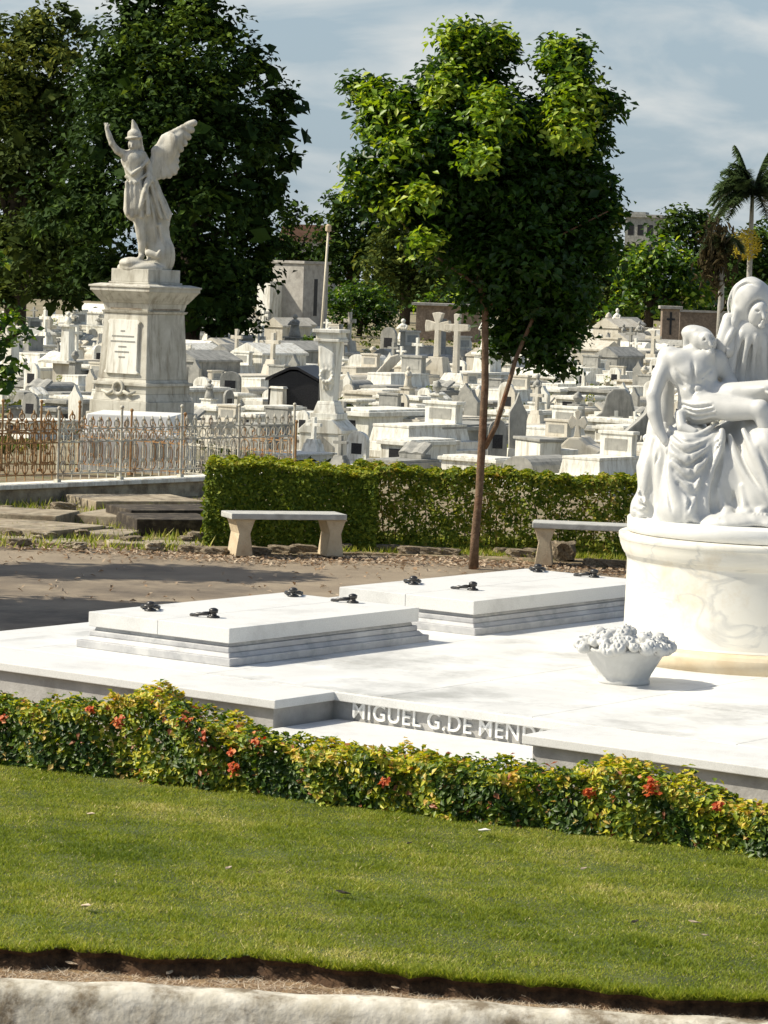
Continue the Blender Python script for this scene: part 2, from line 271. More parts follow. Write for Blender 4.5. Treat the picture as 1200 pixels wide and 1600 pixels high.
def tree(name, label, cat, base, trunk, limbs, blobs, mat, bark, dens, per, spread, size, group=None, shell=0.5, up=0.6, tone=(1, 0), sunlit_clumps=None, coremul=1.7):
    t = thing(name, label, cat, base, group=group); b = Vector(base)
    m = MB(); m.tube([Vector(p) - b for p, r in trunk], [r for p, r in trunk], 10)
    m.build('trunk', bark, t, smooth=True)
    if limbs:
        m = MB()
        for l in limbs: m.tube([Vector(p) - b for p, r in l], [r for p, r in l], 6)
        m.build('limbs', bark, t, smooth=True)
    BL = [(x - b.x, y - b.y, z - b.z, rx, ry, rz) for x, y, z, rx, ry, rz in blobs]
    P, NR, T = blob_points(BL, dens, per, spread, shell); T = T * tone[0] + tone[1]; SZ = size * (0.7 + 0.6 * RS.rand(len(P)))
    core = [(x, y, z, rx * .62, ry * .62, rz * .62) for x, y, z, rx, ry, rz in BL]; P2, N2, T2 = blob_points(core, dens * .8, max(2, per // 3), spread, .1)
    P = np.concatenate([P, P2]); NR = np.concatenate([NR, N2]); T = np.concatenate([T, T2 * tone[0] + tone[1]]); SZ = np.concatenate([SZ, size * coremul * (0.8 + .4 * RS.rand(len(P2)))])
    if sunlit_clumps:  # leaf tone raised on these clumps: sunlight painted into the crown
        P3, N3, T3 = blob_points([(x - b.x, y - b.y, z - b.z, rx, ry, rz) for x, y, z, rx, ry, rz in sunlit_clumps], dens * 1.1, per, spread, .75)
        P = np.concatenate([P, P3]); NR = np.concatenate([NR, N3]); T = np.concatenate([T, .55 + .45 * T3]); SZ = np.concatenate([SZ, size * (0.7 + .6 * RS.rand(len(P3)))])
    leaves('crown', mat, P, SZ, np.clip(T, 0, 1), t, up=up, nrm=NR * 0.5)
    return t

# ------------------------------------------------------------------ sculpting field (smooth union of limbs and folds, then a surface mesh)
class Clay:
    def __init__(s, lo, hi, h):
        s.lo = np.array(lo, float); s.h = h; s.n = np.ceil((np.array(hi) - s.lo) / h).astype(int) + 1
        s.f = np.full(s.n, 0.5, np.float32)
    def _sub(s, a, b, pad):
        a = np.maximum(((np.array(a) - pad - s.lo) / s.h).astype(int), 0); b = np.minimum(((np.array(b) + pad - s.lo) / s.h).astype(int) + 2, s.n)
        if np.any(b <= a): return None
        g = np.meshgrid(*[s.lo[i] + s.h * np.arange(a[i], b[i]) for i in range(3)], indexing='ij')
        return tuple(slice(a[i], b[i]) for i in range(3)), g
    def _mix(s, sl, d, k, cut):
        f = s.f[sl]
        if cut: q = np.clip(0.5 - 0.5 * (f + d) / k, 0, 1); s.f[sl] = f * (1 - q) + (-d) * q + k * q * (1 - q)
        else: q = np.clip(0.5 + 0.5 * (f - d) / k, 0, 1); s.f[sl] = f * (1 - q) + d * q - k * q * (1 - q)
    def cap(s, a, b, ra, rb, k=0.03, cut=False):
        a = np.array(a, float); b = np.array(b, float); r = max(ra, rb)
        q = s._sub(np.minimum(a, b) - r, np.maximum(a, b) + r, k * 2 + 0.03)
        if q is None: return s
        sl, (X, Y, Z) = q; ab = b - a; L2 = max(1e-9, ab @ ab)
        t = np.clip(((X - a[0]) * ab[0] + (Y - a[1]) * ab[1] + (Z - a[2]) * ab[2]) / L2, 0, 1)
        d = np.sqrt((X - a[0] - ab[0] * t) ** 2 + (Y - a[1] - ab[1] * t) ** 2 + (Z - a[2] - ab[2] * t) ** 2) - (ra + (rb - ra) * t)
        s._mix(sl, d, k, cut); return s
    def chain(s, pts, rad, k=0.03, cut=False):
        P = [np.array(p, float) for p in pts]; r = max(rad); q = s._sub(np.min(P, 0) - r, np.max(P, 0) + r, k * 2 + 0.03)
        if q is None: return s
        sl, (X, Y, Z) = q; D = None
        for i in range(len(P) - 1):
            a = P[i]; ab = P[i + 1] - a; t = np.clip(((X - a[0]) * ab[0] + (Y - a[1]) * ab[1] + (Z - a[2]) * ab[2]) / max(1e-9, ab @ ab), 0, 1)
            d = np.sqrt((X - a[0] - ab[0] * t) ** 2 + (Y - a[1] - ab[1] * t) ** 2 + (Z - a[2] - ab[2] * t) ** 2) - (rad[i] + (rad[i + 1] - rad[i]) * t)
            if D is None: D = d
            else: D = np.minimum(D, d)
        s._mix(sl, D, k, cut); return s
    def ell(s, c, r, rot=(0, 0, 0), k=0.03, cut=False):
        c = np.array(c, float); r = np.array(r, float); m = r.max(); q = s._sub(c - m, c + m, k * 2 + 0.03)
        if q is None: return s
        sl, (X, Y, Z) = q
        from mathutils import Euler
        Rm = np.array(Euler(rot).to_matrix()).T
        p = [Rm[i, 0] * (X - c[0]) + Rm[i, 1] * (Y - c[1]) + Rm[i, 2] * (Z - c[2]) for i in range(3)]
        k0 = np.sqrt(sum((p[i] / r[i]) ** 2 for i in range(3))); k1 = np.sqrt(sum((p[i] / r[i] ** 2) ** 2 for i in range(3))) + 1e-9
        s._mix(sl, k0 * (k0 - 1) / k1, k, cut); return s
    def hit(s, fn, px, py, d0=-1.0, d1=.8):            # depth at which the line of sight meets the clay
        for d in np.arange(d0, d1, s.h * .6):
            p = fn(px, py, d); i = np.round((p - s.lo) / s.h).astype(int)
            if np.all(i >= 0) and np.all(i < s.n) and s.f[tuple(i)] < 0: return d
        return None
    def fold(s, fn, pts, r, k=.016, lift=.35):         # a ridge (r > 0) or groove (r < 0) lying on the surface
        T_ = np.linspace(0, len(pts) - 1, 4 * (len(pts) - 1) + 1); A_ = np.array(pts, float); ix = np.arange(len(pts)); X_ = np.interp(T_, ix, A_[:, 0]); Y_ = np.interp(T_, ix, A_[:, 1])
        for _ in range(2): X_[1:-1] = (X_[:-2] + 2 * X_[1:-1] + X_[2:]) / 4; Y_[1:-1] = (Y_[:-2] + 2 * Y_[1:-1] + Y_[2:]) / 4
        pts = list(zip(X_, Y_)); D = [s.hit(fn, x, y) for x, y in pts]; ok = [d for d in D if d is not None]
        if not ok: return s
        D = [np.median(ok) if d is None else d for d in D]; D = np.array(D)
        D = np.polyval(np.polyfit(T_, np.clip(D, np.median(D) - .12, np.median(D) + .12), 2 if len(pts) > 4 else 1), T_)
        a = abs(r); Q = [fn(x, y, d + (a * lift if r > 0 else -a * .15)) for (x, y), d in zip(pts, D)]; m = len(pts)
        rr = [a * (.45 + .55 * math.sin(math.pi * (i + .6) / (m + .2))) for i in range(m)]
        return s.chain(Q, rr, k, cut=r < 0)
    def noise(s, amp, scale, seed=0, ax=(1, 1, 1)):
        rs = np.random.RandomState(seed); g = np.meshgrid(*[s.lo[i] + s.h * np.arange(s.n[i]) for i in range(3)], indexing='ij')
        t = np.zeros(s.n, np.float32)
        for j in range(6):
            kx = rs.normal(size=3) * scale * np.array(ax) * (0.6 + 0.25 * j); t += (np.sin(g[0] * kx[0] + g[1] * kx[1] + g[2] * kx[2] + rs.rand() * 6.28) * amp / (1 + 0.35 * j)).astype(np.float32)
        s.f += t; return s
    def mesh(s, name):
        f = s.f.copy(); f[0] = f[-1] = 0.5; f[:, 0] = f[:, -1] = 0.5; f[:, :, 0] = f[:, :, -1] = 0.5
        n = np.array(f.shape) - 1; acc = np.zeros((*n, 3), np.float32); cnt = np.zeros(tuple(n), np.float32)
        def c(i, j, k): return f[i:i + n[0], j:j + n[1], k:k + n[2]]
        for ax in range(3):
            o1, o2 = [(a) for a in range(3) if a != ax]
            for p in (0, 1):
                for q in (0, 1):
                    i0 = [0, 0, 0]; i0[o1] = p; i0[o2] = q; i1 = list(i0); i1[ax] = 1
                    a = c(*i0); b = c(*i1); x = (a < 0) != (b < 0); t = np.where(x, a / np.where(x, a - b, 1), 0)
                    cnt += x; acc[..., ax] += t
                    if p: acc[..., o1] += x
                    if q: acc[..., o2] += x
        on = cnt > 0; vid = np.full(tuple(n), -1, np.int64); vid[on] = np.arange(on.sum())
        ii = np.argwhere(on); V = s.lo + s.h * (ii + acc[on] / cnt[on][:, None])
        Fs = []
        for ax in range(3):
            o1, o2 = (ax + 1) % 3, (ax + 2) % 3
            sa = [slice(1, n[i]) for i in range(3)]; sa[ax] = slice(0, n[ax]); sb = list(sa); sb[ax] = slice(1, n[ax] + 1)
            A = f[tuple(sa)]; B = f[tuple(sb)]
            for flip in (0, 1):
                msk = ((A < 0) & (B >= 0)) if not flip else ((A >= 0) & (B < 0))
                e = np.argwhere(msk)
                if not len(e): continue
                off = np.array([1, 1, 1]); off[ax] = 0; e = e + off
                def cell(d1, d2):
                    q = e.copy(); q[:, o1] -= d1; q[:, o2] -= d2; return vid[q[:, 0], q[:, 1], q[:, 2]]
                qd = np.stack([cell(1, 1), cell(0, 1), cell(0, 0), cell(1, 0)], 1)
                Fs.append(qd if not flip else qd[:, ::-1])
        Q = np.concatenate(Fs); me = bpy.data.meshes.new(name); me.vertices.add(len(V)); me.vertices.foreach_set('co', V.reshape(-1))
        me.loops.add(len(Q) * 4); me.loops.foreach_set('vertex_index', Q.reshape(-1).astype(np.int32)); me.polygons.add(len(Q))
        me.polygons.foreach_set('loop_start', (np.arange(len(Q)) * 4).astype(np.int32)); me.polygons.foreach_set('loop_total', np.full(len(Q), 4, np.int32))
        me.update(); me.validate(); return me
    def obj(s, name, mat, parent):
        o = link(name, s.mesh(name), mat, parent, smooth=True); KIDS.setdefault(parent.name, []).append(o); return o
#@@END_HELPERS
# ================================================================== SETTING: ground, roads, lawn
def sheet(name, pts, z, mat, skirt=0.0):
    m = MB()
    if skirt: m.slab([(p[0], p[1]) for p in pts], z - skirt, z)
    else: m.add([(p[0], p[1], z) for p in pts], [tuple(range(len(pts)))])
    o = m.build(name, mat); return tag(o, kind='structure')
def lerp(a, b, t): return a + (b - a) * t
# kerb line (top back edge) and turf edge, left to right, extended past the frame
kerb_px = [(-500, 1512), (0, 1523), (300, 1537), (600, 1553), (900, 1571), (1200, 1592), (1800, 1640)]
KB = [at(x, y, 0.12) for x, y in kerb_px]; KB = [Vector((-60, KB[0].y + 1, 0))] + KB + [Vector((60, 8.5, 0))]
sheet('ground', [(p.x, p.y) for p in KB] + [(1500, 8.5), (1500, 3000), (-1500, 3000), (-1500, KB[0].y)], 0.0, M['ground'])
sheet('near_road', [(-1500, -400), (1500, -400), (1500, 8.6), (60, 8.6)] + [(p.x, p.y + .02) for p in reversed(KB)][1:] + [(-1500, KB[0].y)], -0.10, M['asphalt'])
edge_px = [(-500, 1452), (0, 1478), (100, 1482), (200, 1490), (320, 1494), (440, 1497), (540, 1510), (640, 1524), (760, 1528), (900, 1544), (1050, 1556), (1200, 1566), (1800, 1605)]
ED = [at(x, y, 0.17) for x, y in edge_px]
HB = [at(x, y, 0.17) for x, y in [(-700, 1110), (0, 1186), (300, 1224), (600, 1262), (900, 1298), (1200, 1338), (1700, 1400)]]   # front foot of the hedge
hd = (HB[5] - HB[1]).normalized(); hn = Vector((-hd.y, hd.x, 0))         # along the hedge, and away from the camera
LE = []
for a, b in zip(ED, ED[1:]):                                             # ragged turf lip
    k = max(2, int((b - a).length / 0.06))
    for i in range(k):
        p = a.lerp(b, i / k); LE.append(Vector((p.x, p.y + 0.030 * math.sin(p.x * 9) + 0.022 * math.sin(p.x * 23 + 1) + 0.012 * math.sin(p.x * 61) + random.uniform(-.014, .014), 0)))
m = MB(); up = [Vector((p.x, p.y, 0.165)) for p in LE]; n = len(up)
bk = [HB[0] + hn * 0.9, HB[-1] + hn * 0.9]
m.add([tuple(p) for p in up] + [(bk[1].x, bk[1].y, .165), (bk[0].x, bk[0].y, .165)], [tuple(range(n + 2))])
tag(m.build('lawn_soil', M['turf']), kind='structure')
m = MB(); low = [Vector((p.x, p.y - 0.02 - random.uniform(0, .02), 0.065)) for p in LE]; mid = [Vector((p.x, p.y + 0.02 + random.uniform(0, .02), 0.13)) for p in LE]
for i in range(n - 1):
    m.add([tuple(up[i] - Vector((0, 0, .002))), tuple(up[i + 1] - Vector((0, 0, .002))), tuple(mid[i + 1]), tuple(mid[i])], [(0, 1, 2, 3)]); m.add([tuple(mid[i]), tuple(mid[i + 1]), tuple(low[i + 1]), tuple(low[i])], [(0, 1, 2, 3)])
tag(m.build('turf_edge', M['soil']), kind='structure')
m = MB(); SX = [-3.2 + .08 * i for i in range(90)]; ky = lambda x: np.interp(x, [p.x for p in KB], [p.y for p in KB]); ey_ = lambda x: np.interp(x, [p.x for p in ED], [p.y for p in ED]) + .12; SR = 7; sv = []
for x in SX:
    for j in range(SR): q = j / (SR - 1); sv.append((x, ky(x) + .01 + (ey_(x) - ky(x)) * q, .098 - .022 * min(1, q * 1.4) + random.uniform(-.006, .006)))
m.add(sv, [(i * SR + j, (i + 1) * SR + j, (i + 1) * SR + j + 1, i * SR + j + 1) for i in range(len(SX) - 1) for j in range(SR - 1)]); tag(m.build('straw_strip', M['straw'], smooth=True), kind='structure')
# the kerb: one long whitewashed stone, worn round top
m = MB(); prof = [(0.0, 0.08), (0.0, 0.105), (-0.015, 0.112), (-0.06, 0.114), (-0.10, 0.108), (-0.125, 0.09), (-0.14, 0.05), (-0.16, -0.2)]
vs = []; fs = []; K = []
for a, b in zip(KB[1:-1], KB[2:-1]):
    k = int((b - a).length / 0.04)
    K += [a.lerp(b, i / k) for i in range(k)]
for i, p in enumerate(K):
    j = 0.004 * math.sin(p.x * 5.1) + 0.004 * math.sin(p.x * 13 + 2)
    for q, (dy, z) in enumerate(prof): vs.append((p.x, p.y + dy + random.uniform(-.0012, .0012), z + j * (q > 0) + random.uniform(-.0012, .0012)))
c = len(prof)
for i in range(len(K) - 1):
    for q in range(c - 1): fs.append((i * c + q, (i + 1) * c + q, (i + 1) * c + q + 1, i * c + q + 1))
m.add(vs, fs); o = m.build('kerb', M['kerb'], smooth=True); tag(o, kind='structure')
# grass blades of the lawn (uncountable) and litter
def pip(x, y, poly):
    ins = np.zeros(len(x), bool); j = len(poly) - 1
    for i in range(len(poly)):
        xi, yi = poly[i]; xj, yj = poly[j]
        c = ((yi > y) != (yj > y)) & (x < (xj - xi) * (y - yi) / (yj - yi + 1e-12) + xi); ins ^= c; j = i
    return ins
poly = [(p.x, p.y) for p in LE] + [(p.x, p.y) for p in (HB[-1] + hn * .15, HB[0] + hn * .15)]
NG = 520000; gx = RS.uniform(-2.9, 2.5, NG); gy = RS.uniform(12.3, 19.6, NG); ok = pip(gx, gy, poly) & (np.abs(gx) < gy * 0.135 + .1); gx = gx[ok]; gy = gy[ok]
def blades(name, x, y, z, hgt, wid, rnd, mat, lean=0.45, mat_kind='stuff', leany=0.0):
    n = len(x); a = RS.rand(n) * 6.283; lx = RS.normal(size=n) * lean * hgt; ly = RS.normal(size=n) * lean * hgt + leany * hgt
    v = np.empty((n, 3, 3)); v[:, 0] = np.stack([x - np.cos(a) * wid, y - np.sin(a) * wid, z], 1); v[:, 1] = np.stack([x + np.cos(a) * wid, y + np.sin(a) * wid, z], 1); v[:, 2] = np.stack([x + lx, y + ly, z + hgt], 1)
    me = bpy.data.meshes.new(name); me.vertices.add(n * 3); me.vertices.foreach_set('co', v.reshape(-1)); me.loops.add(n * 3); me.loops.foreach_set('vertex_index', np.arange(n * 3, dtype=np.int32))
    me.polygons.add(n); me.polygons.foreach_set('loop_start', (np.arange(n) * 3).astype(np.int32)); me.polygons.foreach_set('loop_total', np.full(n, 3, np.int32))
    at_ = me.attributes.new('rnd', 'FLOAT', 'POINT'); at_.data.foreach_set('value', np.repeat(rnd, 3).astype(np.float32)); me.update()
    return link(name, me, mat)
def patch(x, y, s, ph): return 0.5 + 0.25 * np.sin(x * s + ph) * np.cos(y * s * 1.3 + ph * 2) + 0.25 * np.sin((x * .8 + y) * s * 2.1 + ph) * np.sin((y - x) * s * 1.4)
n = len(gx); pt = patch(gx, gy, 2.1, 1.0) * 0.5 + patch(gx, gy, 5.3, 2.0) * 0.5
p2 = patch(gx, gy, 1.1, 3.0); p3 = patch(gx, gy, 14.0, .7); rn = np.clip(-0.22 + 0.75 * pt + .4 * p2 + .22 * p3 + RS.normal(size=n) * 0.15, 0, .93); rn = np.where(RS.rand(n) < 0.012 + 0.03 * (pt > .6), 1.0, rn)
ex = np.array([p.x for p in LE]); ey = np.array([p.y for p in LE]); de = gy - np.interp(gx, ex, ey)
hh = (0.012 + 0.012 * RS.rand(n)) * (0.55 + 0.9 * patch(gx, gy, 3.7, .4) * patch(gx, gy, 9.7, 1.4) * 1.6) + np.clip(0.22 - de, 0, 1) * 0.10 * RS.rand(n)
tag(blades('grass', gx, gy, np.full(n, .16), hh, 0.0036 + 0.002 * RS.rand(n), rn, M['grass'], .8), kind='stuff')
# longer unmown fringe hanging over the cut edge
n = 16000; i = RS.randint(0, len(LE) - 1, n); fx = ex[i] + RS.uniform(-.03, .03, n); fy = np.interp(fx, ex, ey) + RS.rand(n) ** 2 * 0.07 - .01
thick = np.clip(patch(fx, fx * 0, 1.7, .3) * 1.3 + (fx > -.1) * .5, .1, 1.4); k = RS.rand(n) < thick; fx = fx[k]; fy = fy[k]; n = len(fx)
tag(blades('grass_fringe', fx, fy, np.full(n, .16), 0.012 + 0.05 * RS.rand(n) ** 1.5, np.full(n, .0045), np.clip(RS.rand(n) * .7, 0, 1), M['grass'], 0.6, leany=-0.7), kind='stuff')
n = 9000; fx = RS.uniform(-2, 2.1, n); e2 = np.interp(fx, ex, ey); fy = e2 - RS.rand(n) * (e2 - np.interp(fx, [p.x for p in KB], [p.y for p in KB])) - .0
o = blades('dry_straw', fx, fy, .094 - .022 * np.clip(((fy - np.interp(fx, [p.x for p in KB], [p.y for p in KB])) / (e2 + .12 - np.interp(fx, [p.x for p in KB], [p.y for p in KB]))) * 1.4, 0, 1), 0.006 + 0.014 * RS.rand(n), np.full(n, .0035), RS.rand(n), M['litter'], 3.0); tag(o, kind='stuff')
# fallen leaves on the lawn: a few one can count
def fallen(px, py, s, label, tone, z=0.19):
    p = at(px, py, z); m = MB(); a = random.uniform(0, 6.28); ca, sa = math.cos(a), math.sin(a)
    pts = [(-.5, 0, 0), (-.15, .26, .12), (.25, .2, .1), (.5, 0, .16), (.2, -.24, .14), (-.2, -.2, .05), (0, 0, -.02)]
    m.add([(s * (x * ca - y * sa), s * (x * sa + y * ca), s * zz) for x, y, zz in pts], [(0, 6, 1), (1, 6, 2), (2, 6, 3), (3, 6, 4), (4, 6, 5), (5, 6, 0)])
    o = m.build('fallen_leaf', tone); o.location = p; sld = o.modifiers.new('t', 'SOLIDIFY'); sld.thickness = .003
    tag(o, label, 'leaf', 'fallen leaves on the lawn')
M['dryleaf'] = stone('curled dry leaf', (0.40, 0.30, 0.20), (0.60, 0.50, 0.38), 30, .8, .2); M['darkleaf'] = stone('dark wet leaf', (0.03, 0.025, 0.015), (0.06, 0.045, 0.03), 30, .6, .2); M['paper'] = stone('pale scrap', (0.55, 0.54, 0.50), (0.7, 0.69, 0.66), 20, .8, .2)
fallen(134, 1417, .085, 'pale curled leaf on the lawn near its left edge, largest of the fallen leaves there', M['dryleaf'])
fallen(142, 1273, .07, 'pale dry leaf on the lawn just below the left part of the flowering hedge', M['dryleaf'])
fallen(536, 1396, .075, 'dark leaf lying in the middle of the lawn', M['darkleaf'])
fallen(357, 1357, .05, 'small dry leaf on the lawn left of the dark leaf', M['dryleaf'])
fallen(912, 1358, .045, 'tiny pale leaf on the lawn below the right part of the hedge', M['dryleaf'])
fallen(757, 1299, .09, 'whitish scrap lying at the foot of the flowering hedge', M['paper'], .2)
fallen(992, 1441, .05, 'brown leaf on the right part of the lawn, left of a paler one', M['darkleaf'])
fallen(1085, 1442, .06, 'pale leaf on the right part of the lawn near its cut edge', M['dryleaf'])
fallen(1102, 1462, .04, 'brownish leaf nearest the turf edge on the right', M['dryleaf'])
fallen(640, 1318, .04, 'small brown leaf in the grass below the middle of the hedge', M['darkleaf'])
fallen(112, 1507, .06, 'yellowish leaf in the straw strip by the kerb at left', M['dryleaf'], .10)
fallen(265, 1521, .05, 'brown leaf in the straw strip left of the middle', M['dryleaf'], .10)
fallen(830, 1560, .09, 'curled brown leaf lying in the straw strip right of the middle', M['dryleaf'], .10)
fallen(620, 1545, .05, 'dry leaf in the straw strip at mid frame', M['dryleaf'], .10)

# ------------------------------------------------------------------ platform with its step and lettering
HP = 0.35; RZ = R(-36.2); ORG = Vector((-1.05, 21.51, 0))
RM = Matrix.Rotation(RZ, 4, 'Z')
def UV(u, v, z=0): return ORG + RM @ Vector((u, v, z))
def uv(px, py, z):
    q = RM.inverted() @ (at(px, py, z) - ORG); return q.x, q.y
U0, U1, V0, V1 = -2.5, 6.94, -1.06, 6.5; RU0, RU1, RV = 1.25, 3.19, -0.42
pf = thing('tomb_platform', 'low white marble tomb platform with a lettered recessed step facing the hedge', 'platform', ORG, RZ)
plan = [(U0, V0), (RU0, V0), (RU0, RV), (RU1, RV), (RU1, V0), (U1, V0), (U1, V1), (U0, V1)]
ins = [(U0 + .05, V0 + .05), (RU0 - .05, V0 + .05), (RU0 - .05, RV + .05), (RU1 + .05, RV + .05), (RU1 + .05, V0 + .05), (U1 - .05, V0 + .05), (U1 - .05, V1 - .05), (U0 + .05, V1 - .05)]
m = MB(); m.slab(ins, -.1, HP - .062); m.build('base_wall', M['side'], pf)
m = MB(); m.slab(plan, HP - .06, HP - .002); m.build('border_slab', M['granite'], pf, bevel=.006)
# inner paving, individual slabs a touch proud of the border
m = MB(); bw = .42
us = [U0 + bw, -1.6, 0.12, 1.62, 2.82, 4.32, 6.0, U1 - bw]; vv = [V0 + bw + .25, 0.9, 2.75, 4.6, V1 - bw]
for i in range(len(us) - 1):
    for j in range(len(vv) - 1):
        m.box(us[i] + .004, us[i + 1] - .004, vv[j] + .004, vv[j + 1] - .004, HP - .01, HP + .003 + .0008 * ((i * 3 + j * 5) % 3))
m.build('paving', M['floor'], pf)
m = MB(); m.box(RU0 + .002, RU1 - .002, V0 - .16, RV - .01 + .05, -.1, .165); m.build('step', M['granite'], pf, bevel=.006)
# lettering, raised on the riser
cu = bpy.data.curves.new('lettering', 'FONT'); cu.body = 'MIGUEL G.DE MENDO'; cu.size = .155; cu.extrude = .007; cu.offset = .0008; cu.space_character = 1.10; cu.space_word = .7
to = bpy.data.objects.new('t', cu); COL.objects.link(to); bpy.context.view_layer.update()
me = bpy.data.meshes.new_from_object(to); bpy.data.objects.remove(to)
bb = [v.co.x for v in me.vertices]; wdt = max(bb) - min(bb); sc = (RU1 - RU0 - .02) / wdt; sc_x = sc * 1.02
me.transform(Matrix.Translation((RU0 + .13, RV + .05 - .009, .186)) @ Matrix.Rotation(R(90), 4, 'X') @ Matrix.Diagonal((1.60 / wdt, 1.02, 1, 1)) @ Matrix.Translation((-min(bb), 0, 0)))
lo = link('lettering', me, M['letters'], pf)

# ------------------------------------------------------------------ the two flat tombs
def flat_tomb(v0, ln, label, hv0, hv1):
    t = thing('flat_tomb', label, 'tomb', UV(0, v0, HP + .004), RZ, 'flat marble tombs on the platform')
    m = MB(); m.box(-1.45, 0, 0, ln, 0, .055); m.box(-1.42, -.03, .03, ln - .03, .055, .085, .025, .025); m.build('plinth', M['greymarble'], t, bevel=.006)
    m = MB(); m.box(-1.385, -.065, .065, ln - .065, .085, .125); m.box(-1.36, -.09, .09, ln - .09, .125, .155, .012, .012); m.build('base', M['greymarble'], t, bevel=.008)
    m = MB(); m.box(-1.39, -.727, .06, ln - .06, .155, .262); m.box(-.723, -.06, .06, ln - .06, .155, .262); m.build('lid', M['granite'], t, bevel=.005)
    for (hu, hv, a) in ((-1.14, hv0, 130), (-.57, hv0 + .04, 178), (-1.14, hv1, 125), (-.57, hv1 + .02, 174)):
        q = MB(); q.m = Matrix.Translation((hu, hv, .262)) @ Matrix.Rotation(R(a), 4, 'Z') @ Matrix.Diagonal((1.0, .95, .8, 1))
        q.lathe([(.045, 0), (.05, .008), (.042, .018), (.026, .022), (.022, .045), (.034, .052), (.036, .075), (.02, .088), (.004, .092)], 14)
        q.tube([(-.028, 0, .045), (-.02, 0, .075), (0.02, 0, .075), (.035, 0, .045)], .012, 8)
        h = q.build('handle', M['bronze'], t, smooth=True)
        q2 = MB(); q2.m = q.m.copy(); n_ = 22
        q2.tube([(.115 + .085 * math.cos(2 * math.pi * i / n_), .062 * math.sin(2 * math.pi * i / n_), .022 + .02 * math.cos(2 * math.pi * i / n_ + math.pi)) for i in range(n_)], [.0155 + .005 * math.sin(i * 2.4) for i in range(n_)], 8, closed=True)
        
        q2.build('ring', M['bronze'], h, smooth=True)
    return t
flat_tomb(0, 2.42, 'flat white marble tomb with four black ring handles, nearer and left of the two', .46, 2.17)
flat_tomb(3.04, 2.85, 'flat white marble tomb with black ring handles behind the first, next to the round pedestal', .74, 2.6)

# ------------------------------------------------------------------ flower basket of marble
bx, by = uv(985, 1068, HP)
bk_ = thing('flower_basket', 'white carved marble basket heaped with stone roses standing on the platform', 'flower basket', UV(2.30, 1.55, HP + .004), RZ); bk_.scale = (.95, .95, .98)
m = MB()
m.lathe([(.19, 0), (.195, .02), (.185, .04), (.20, .07), (.235, .13), (.27, .19), (.30, .235), (.312, .25), (.30, .262), (.24, .262)], 64, wob=lambda a, z: .018 * math.sin(a * 26 + z * 90) if .03 < z < .24 else 0)
m.build('bowl', M['statue'], bk_, smooth=True)
cl = Clay((-.42, -.42, .16), (.42, .42, .50), .0085)
rr = np.random.RandomState(5); cl.ell((0, 0, .25), (.27, .27, .10), k=.02)
for i in range(64):
    a = rr.rand() * 6.28; ra = .335 * math.sqrt(rr.rand()) if i > 22 else .325; c = np.array([ra * math.cos(a), ra * math.sin(a), .275 + .10 * (1 - (ra / .33) ** 2) + rr.uniform(-.02, .015)]); s = rr.uniform(.042, .066)
    cl.ell(c, (s, s, s * .8), k=.008)
    o_ = np.array([math.cos(a) * (ra / .33), math.sin(a) * (ra / .33), .8]); o_ /= np.linalg.norm(o_)
    cl.ell(c + o_ * s * .9, (s * .45, s * .45, s * .45), k=.008, cut=True); cl.ell(c + o_ * s * .6, (s * .24, s * .24, s * .4), k=.004)
    for q in range(4): b = q * 1.57 + a; d = np.array([math.cos(b), math.sin(b), .1]) * s * .95; cl.ell(c + d, (s * .16, s * .16, s * .9), k=.004, cut=True)
cl.obj('roses', M['statue'], bk_)
#@@P2
# ------------------------------------------------------------------ round pedestal with the marble group
PC = Vector((2.87, 23.12, HP + .004)); RMt = Matrix.Translation(PC)
pg = thing('sculpture_monument', 'marble group of a veiled woman with a reclining man on a round veined pedestal', 'monument', PC)
m = MB(); m.lathe([(1.13, -.0), (1.13, .10), (1.11, .125), (1.07, .14)], 96); m.build('base_course', M['ochre'], pg, smooth=False)
m = MB(); m.lathe([(1.035, .139), (1.035, .145), (1.025, .16), (1.02, .72), (1.025, .74), (1.03, .745)], 96); pe = m.build('pedestal', M['veined'], pg)
m = MB(); m.lathe([(1.03, .744), (1.036, .77), (1.045, .775), (1.06, .80), (1.075, .84), (1.085, .88), (1.09, .885), (1.09, .925), (1.085, .93), (1.0, .94)], 96); m.build('cornice', M['veined'], pg)
m = MB(); m.lathe([(1.0, .938), (1.03, .945), (1.03, 1.04), (1.022, 1.05), (.4, 1.052)], 96); m.build('plinth', M['marble'], pg)
for nm in pg.name,:
    for o in KIDS[nm]:
        for p in o.data.polygons: p.use_smooth = abs(p.normal.z) < .5
# the carved group: all points read as (photo px, photo py, metres towards the back)
def S(px, py, d=0.0):
    q = atY(px, py, PC.y + d) - PC; return np.array([q.x, q.y, q.z])
PXM = 4800 / PC.y      # photo pixels per metre there
zt = 1.05
cl = Clay((-1.12, -1.05, zt - .03), (1.12, .85, zt + 1.75), .0098)
c = cl
# rocky ground under the group
c.ell((0, .1, zt - .02), (1.0, .80, .14), k=.04)
for (x, y, rx, ry, rz_, hh) in ((-.78, .0, .20, .28, .16, .1), (-.86, -.05, .12, .2, .10, .06), (-.66, -.25, .22, .2, .12, .05), (-.3, -.55, .3, .2, .07, .03), (.2, -.6, .4, .2, .06, .02), (.75, .0, .25, .35, .22, .1), (-.5, .35, .35, .3, .30, .15), (.4, .4, .5, .3, .35, .2)):
    c.ell((x, y, zt + hh), (rx, ry, rz_), rot=(0.1, .3 * x, x), k=.03)
# seat block and the woman's lap and skirts
c.ell((.10, .28, zt + .40), (.52, .40, .50), k=.05)
c.ell((0, .05, zt + .50), (.50, .36, .30), k=.05)
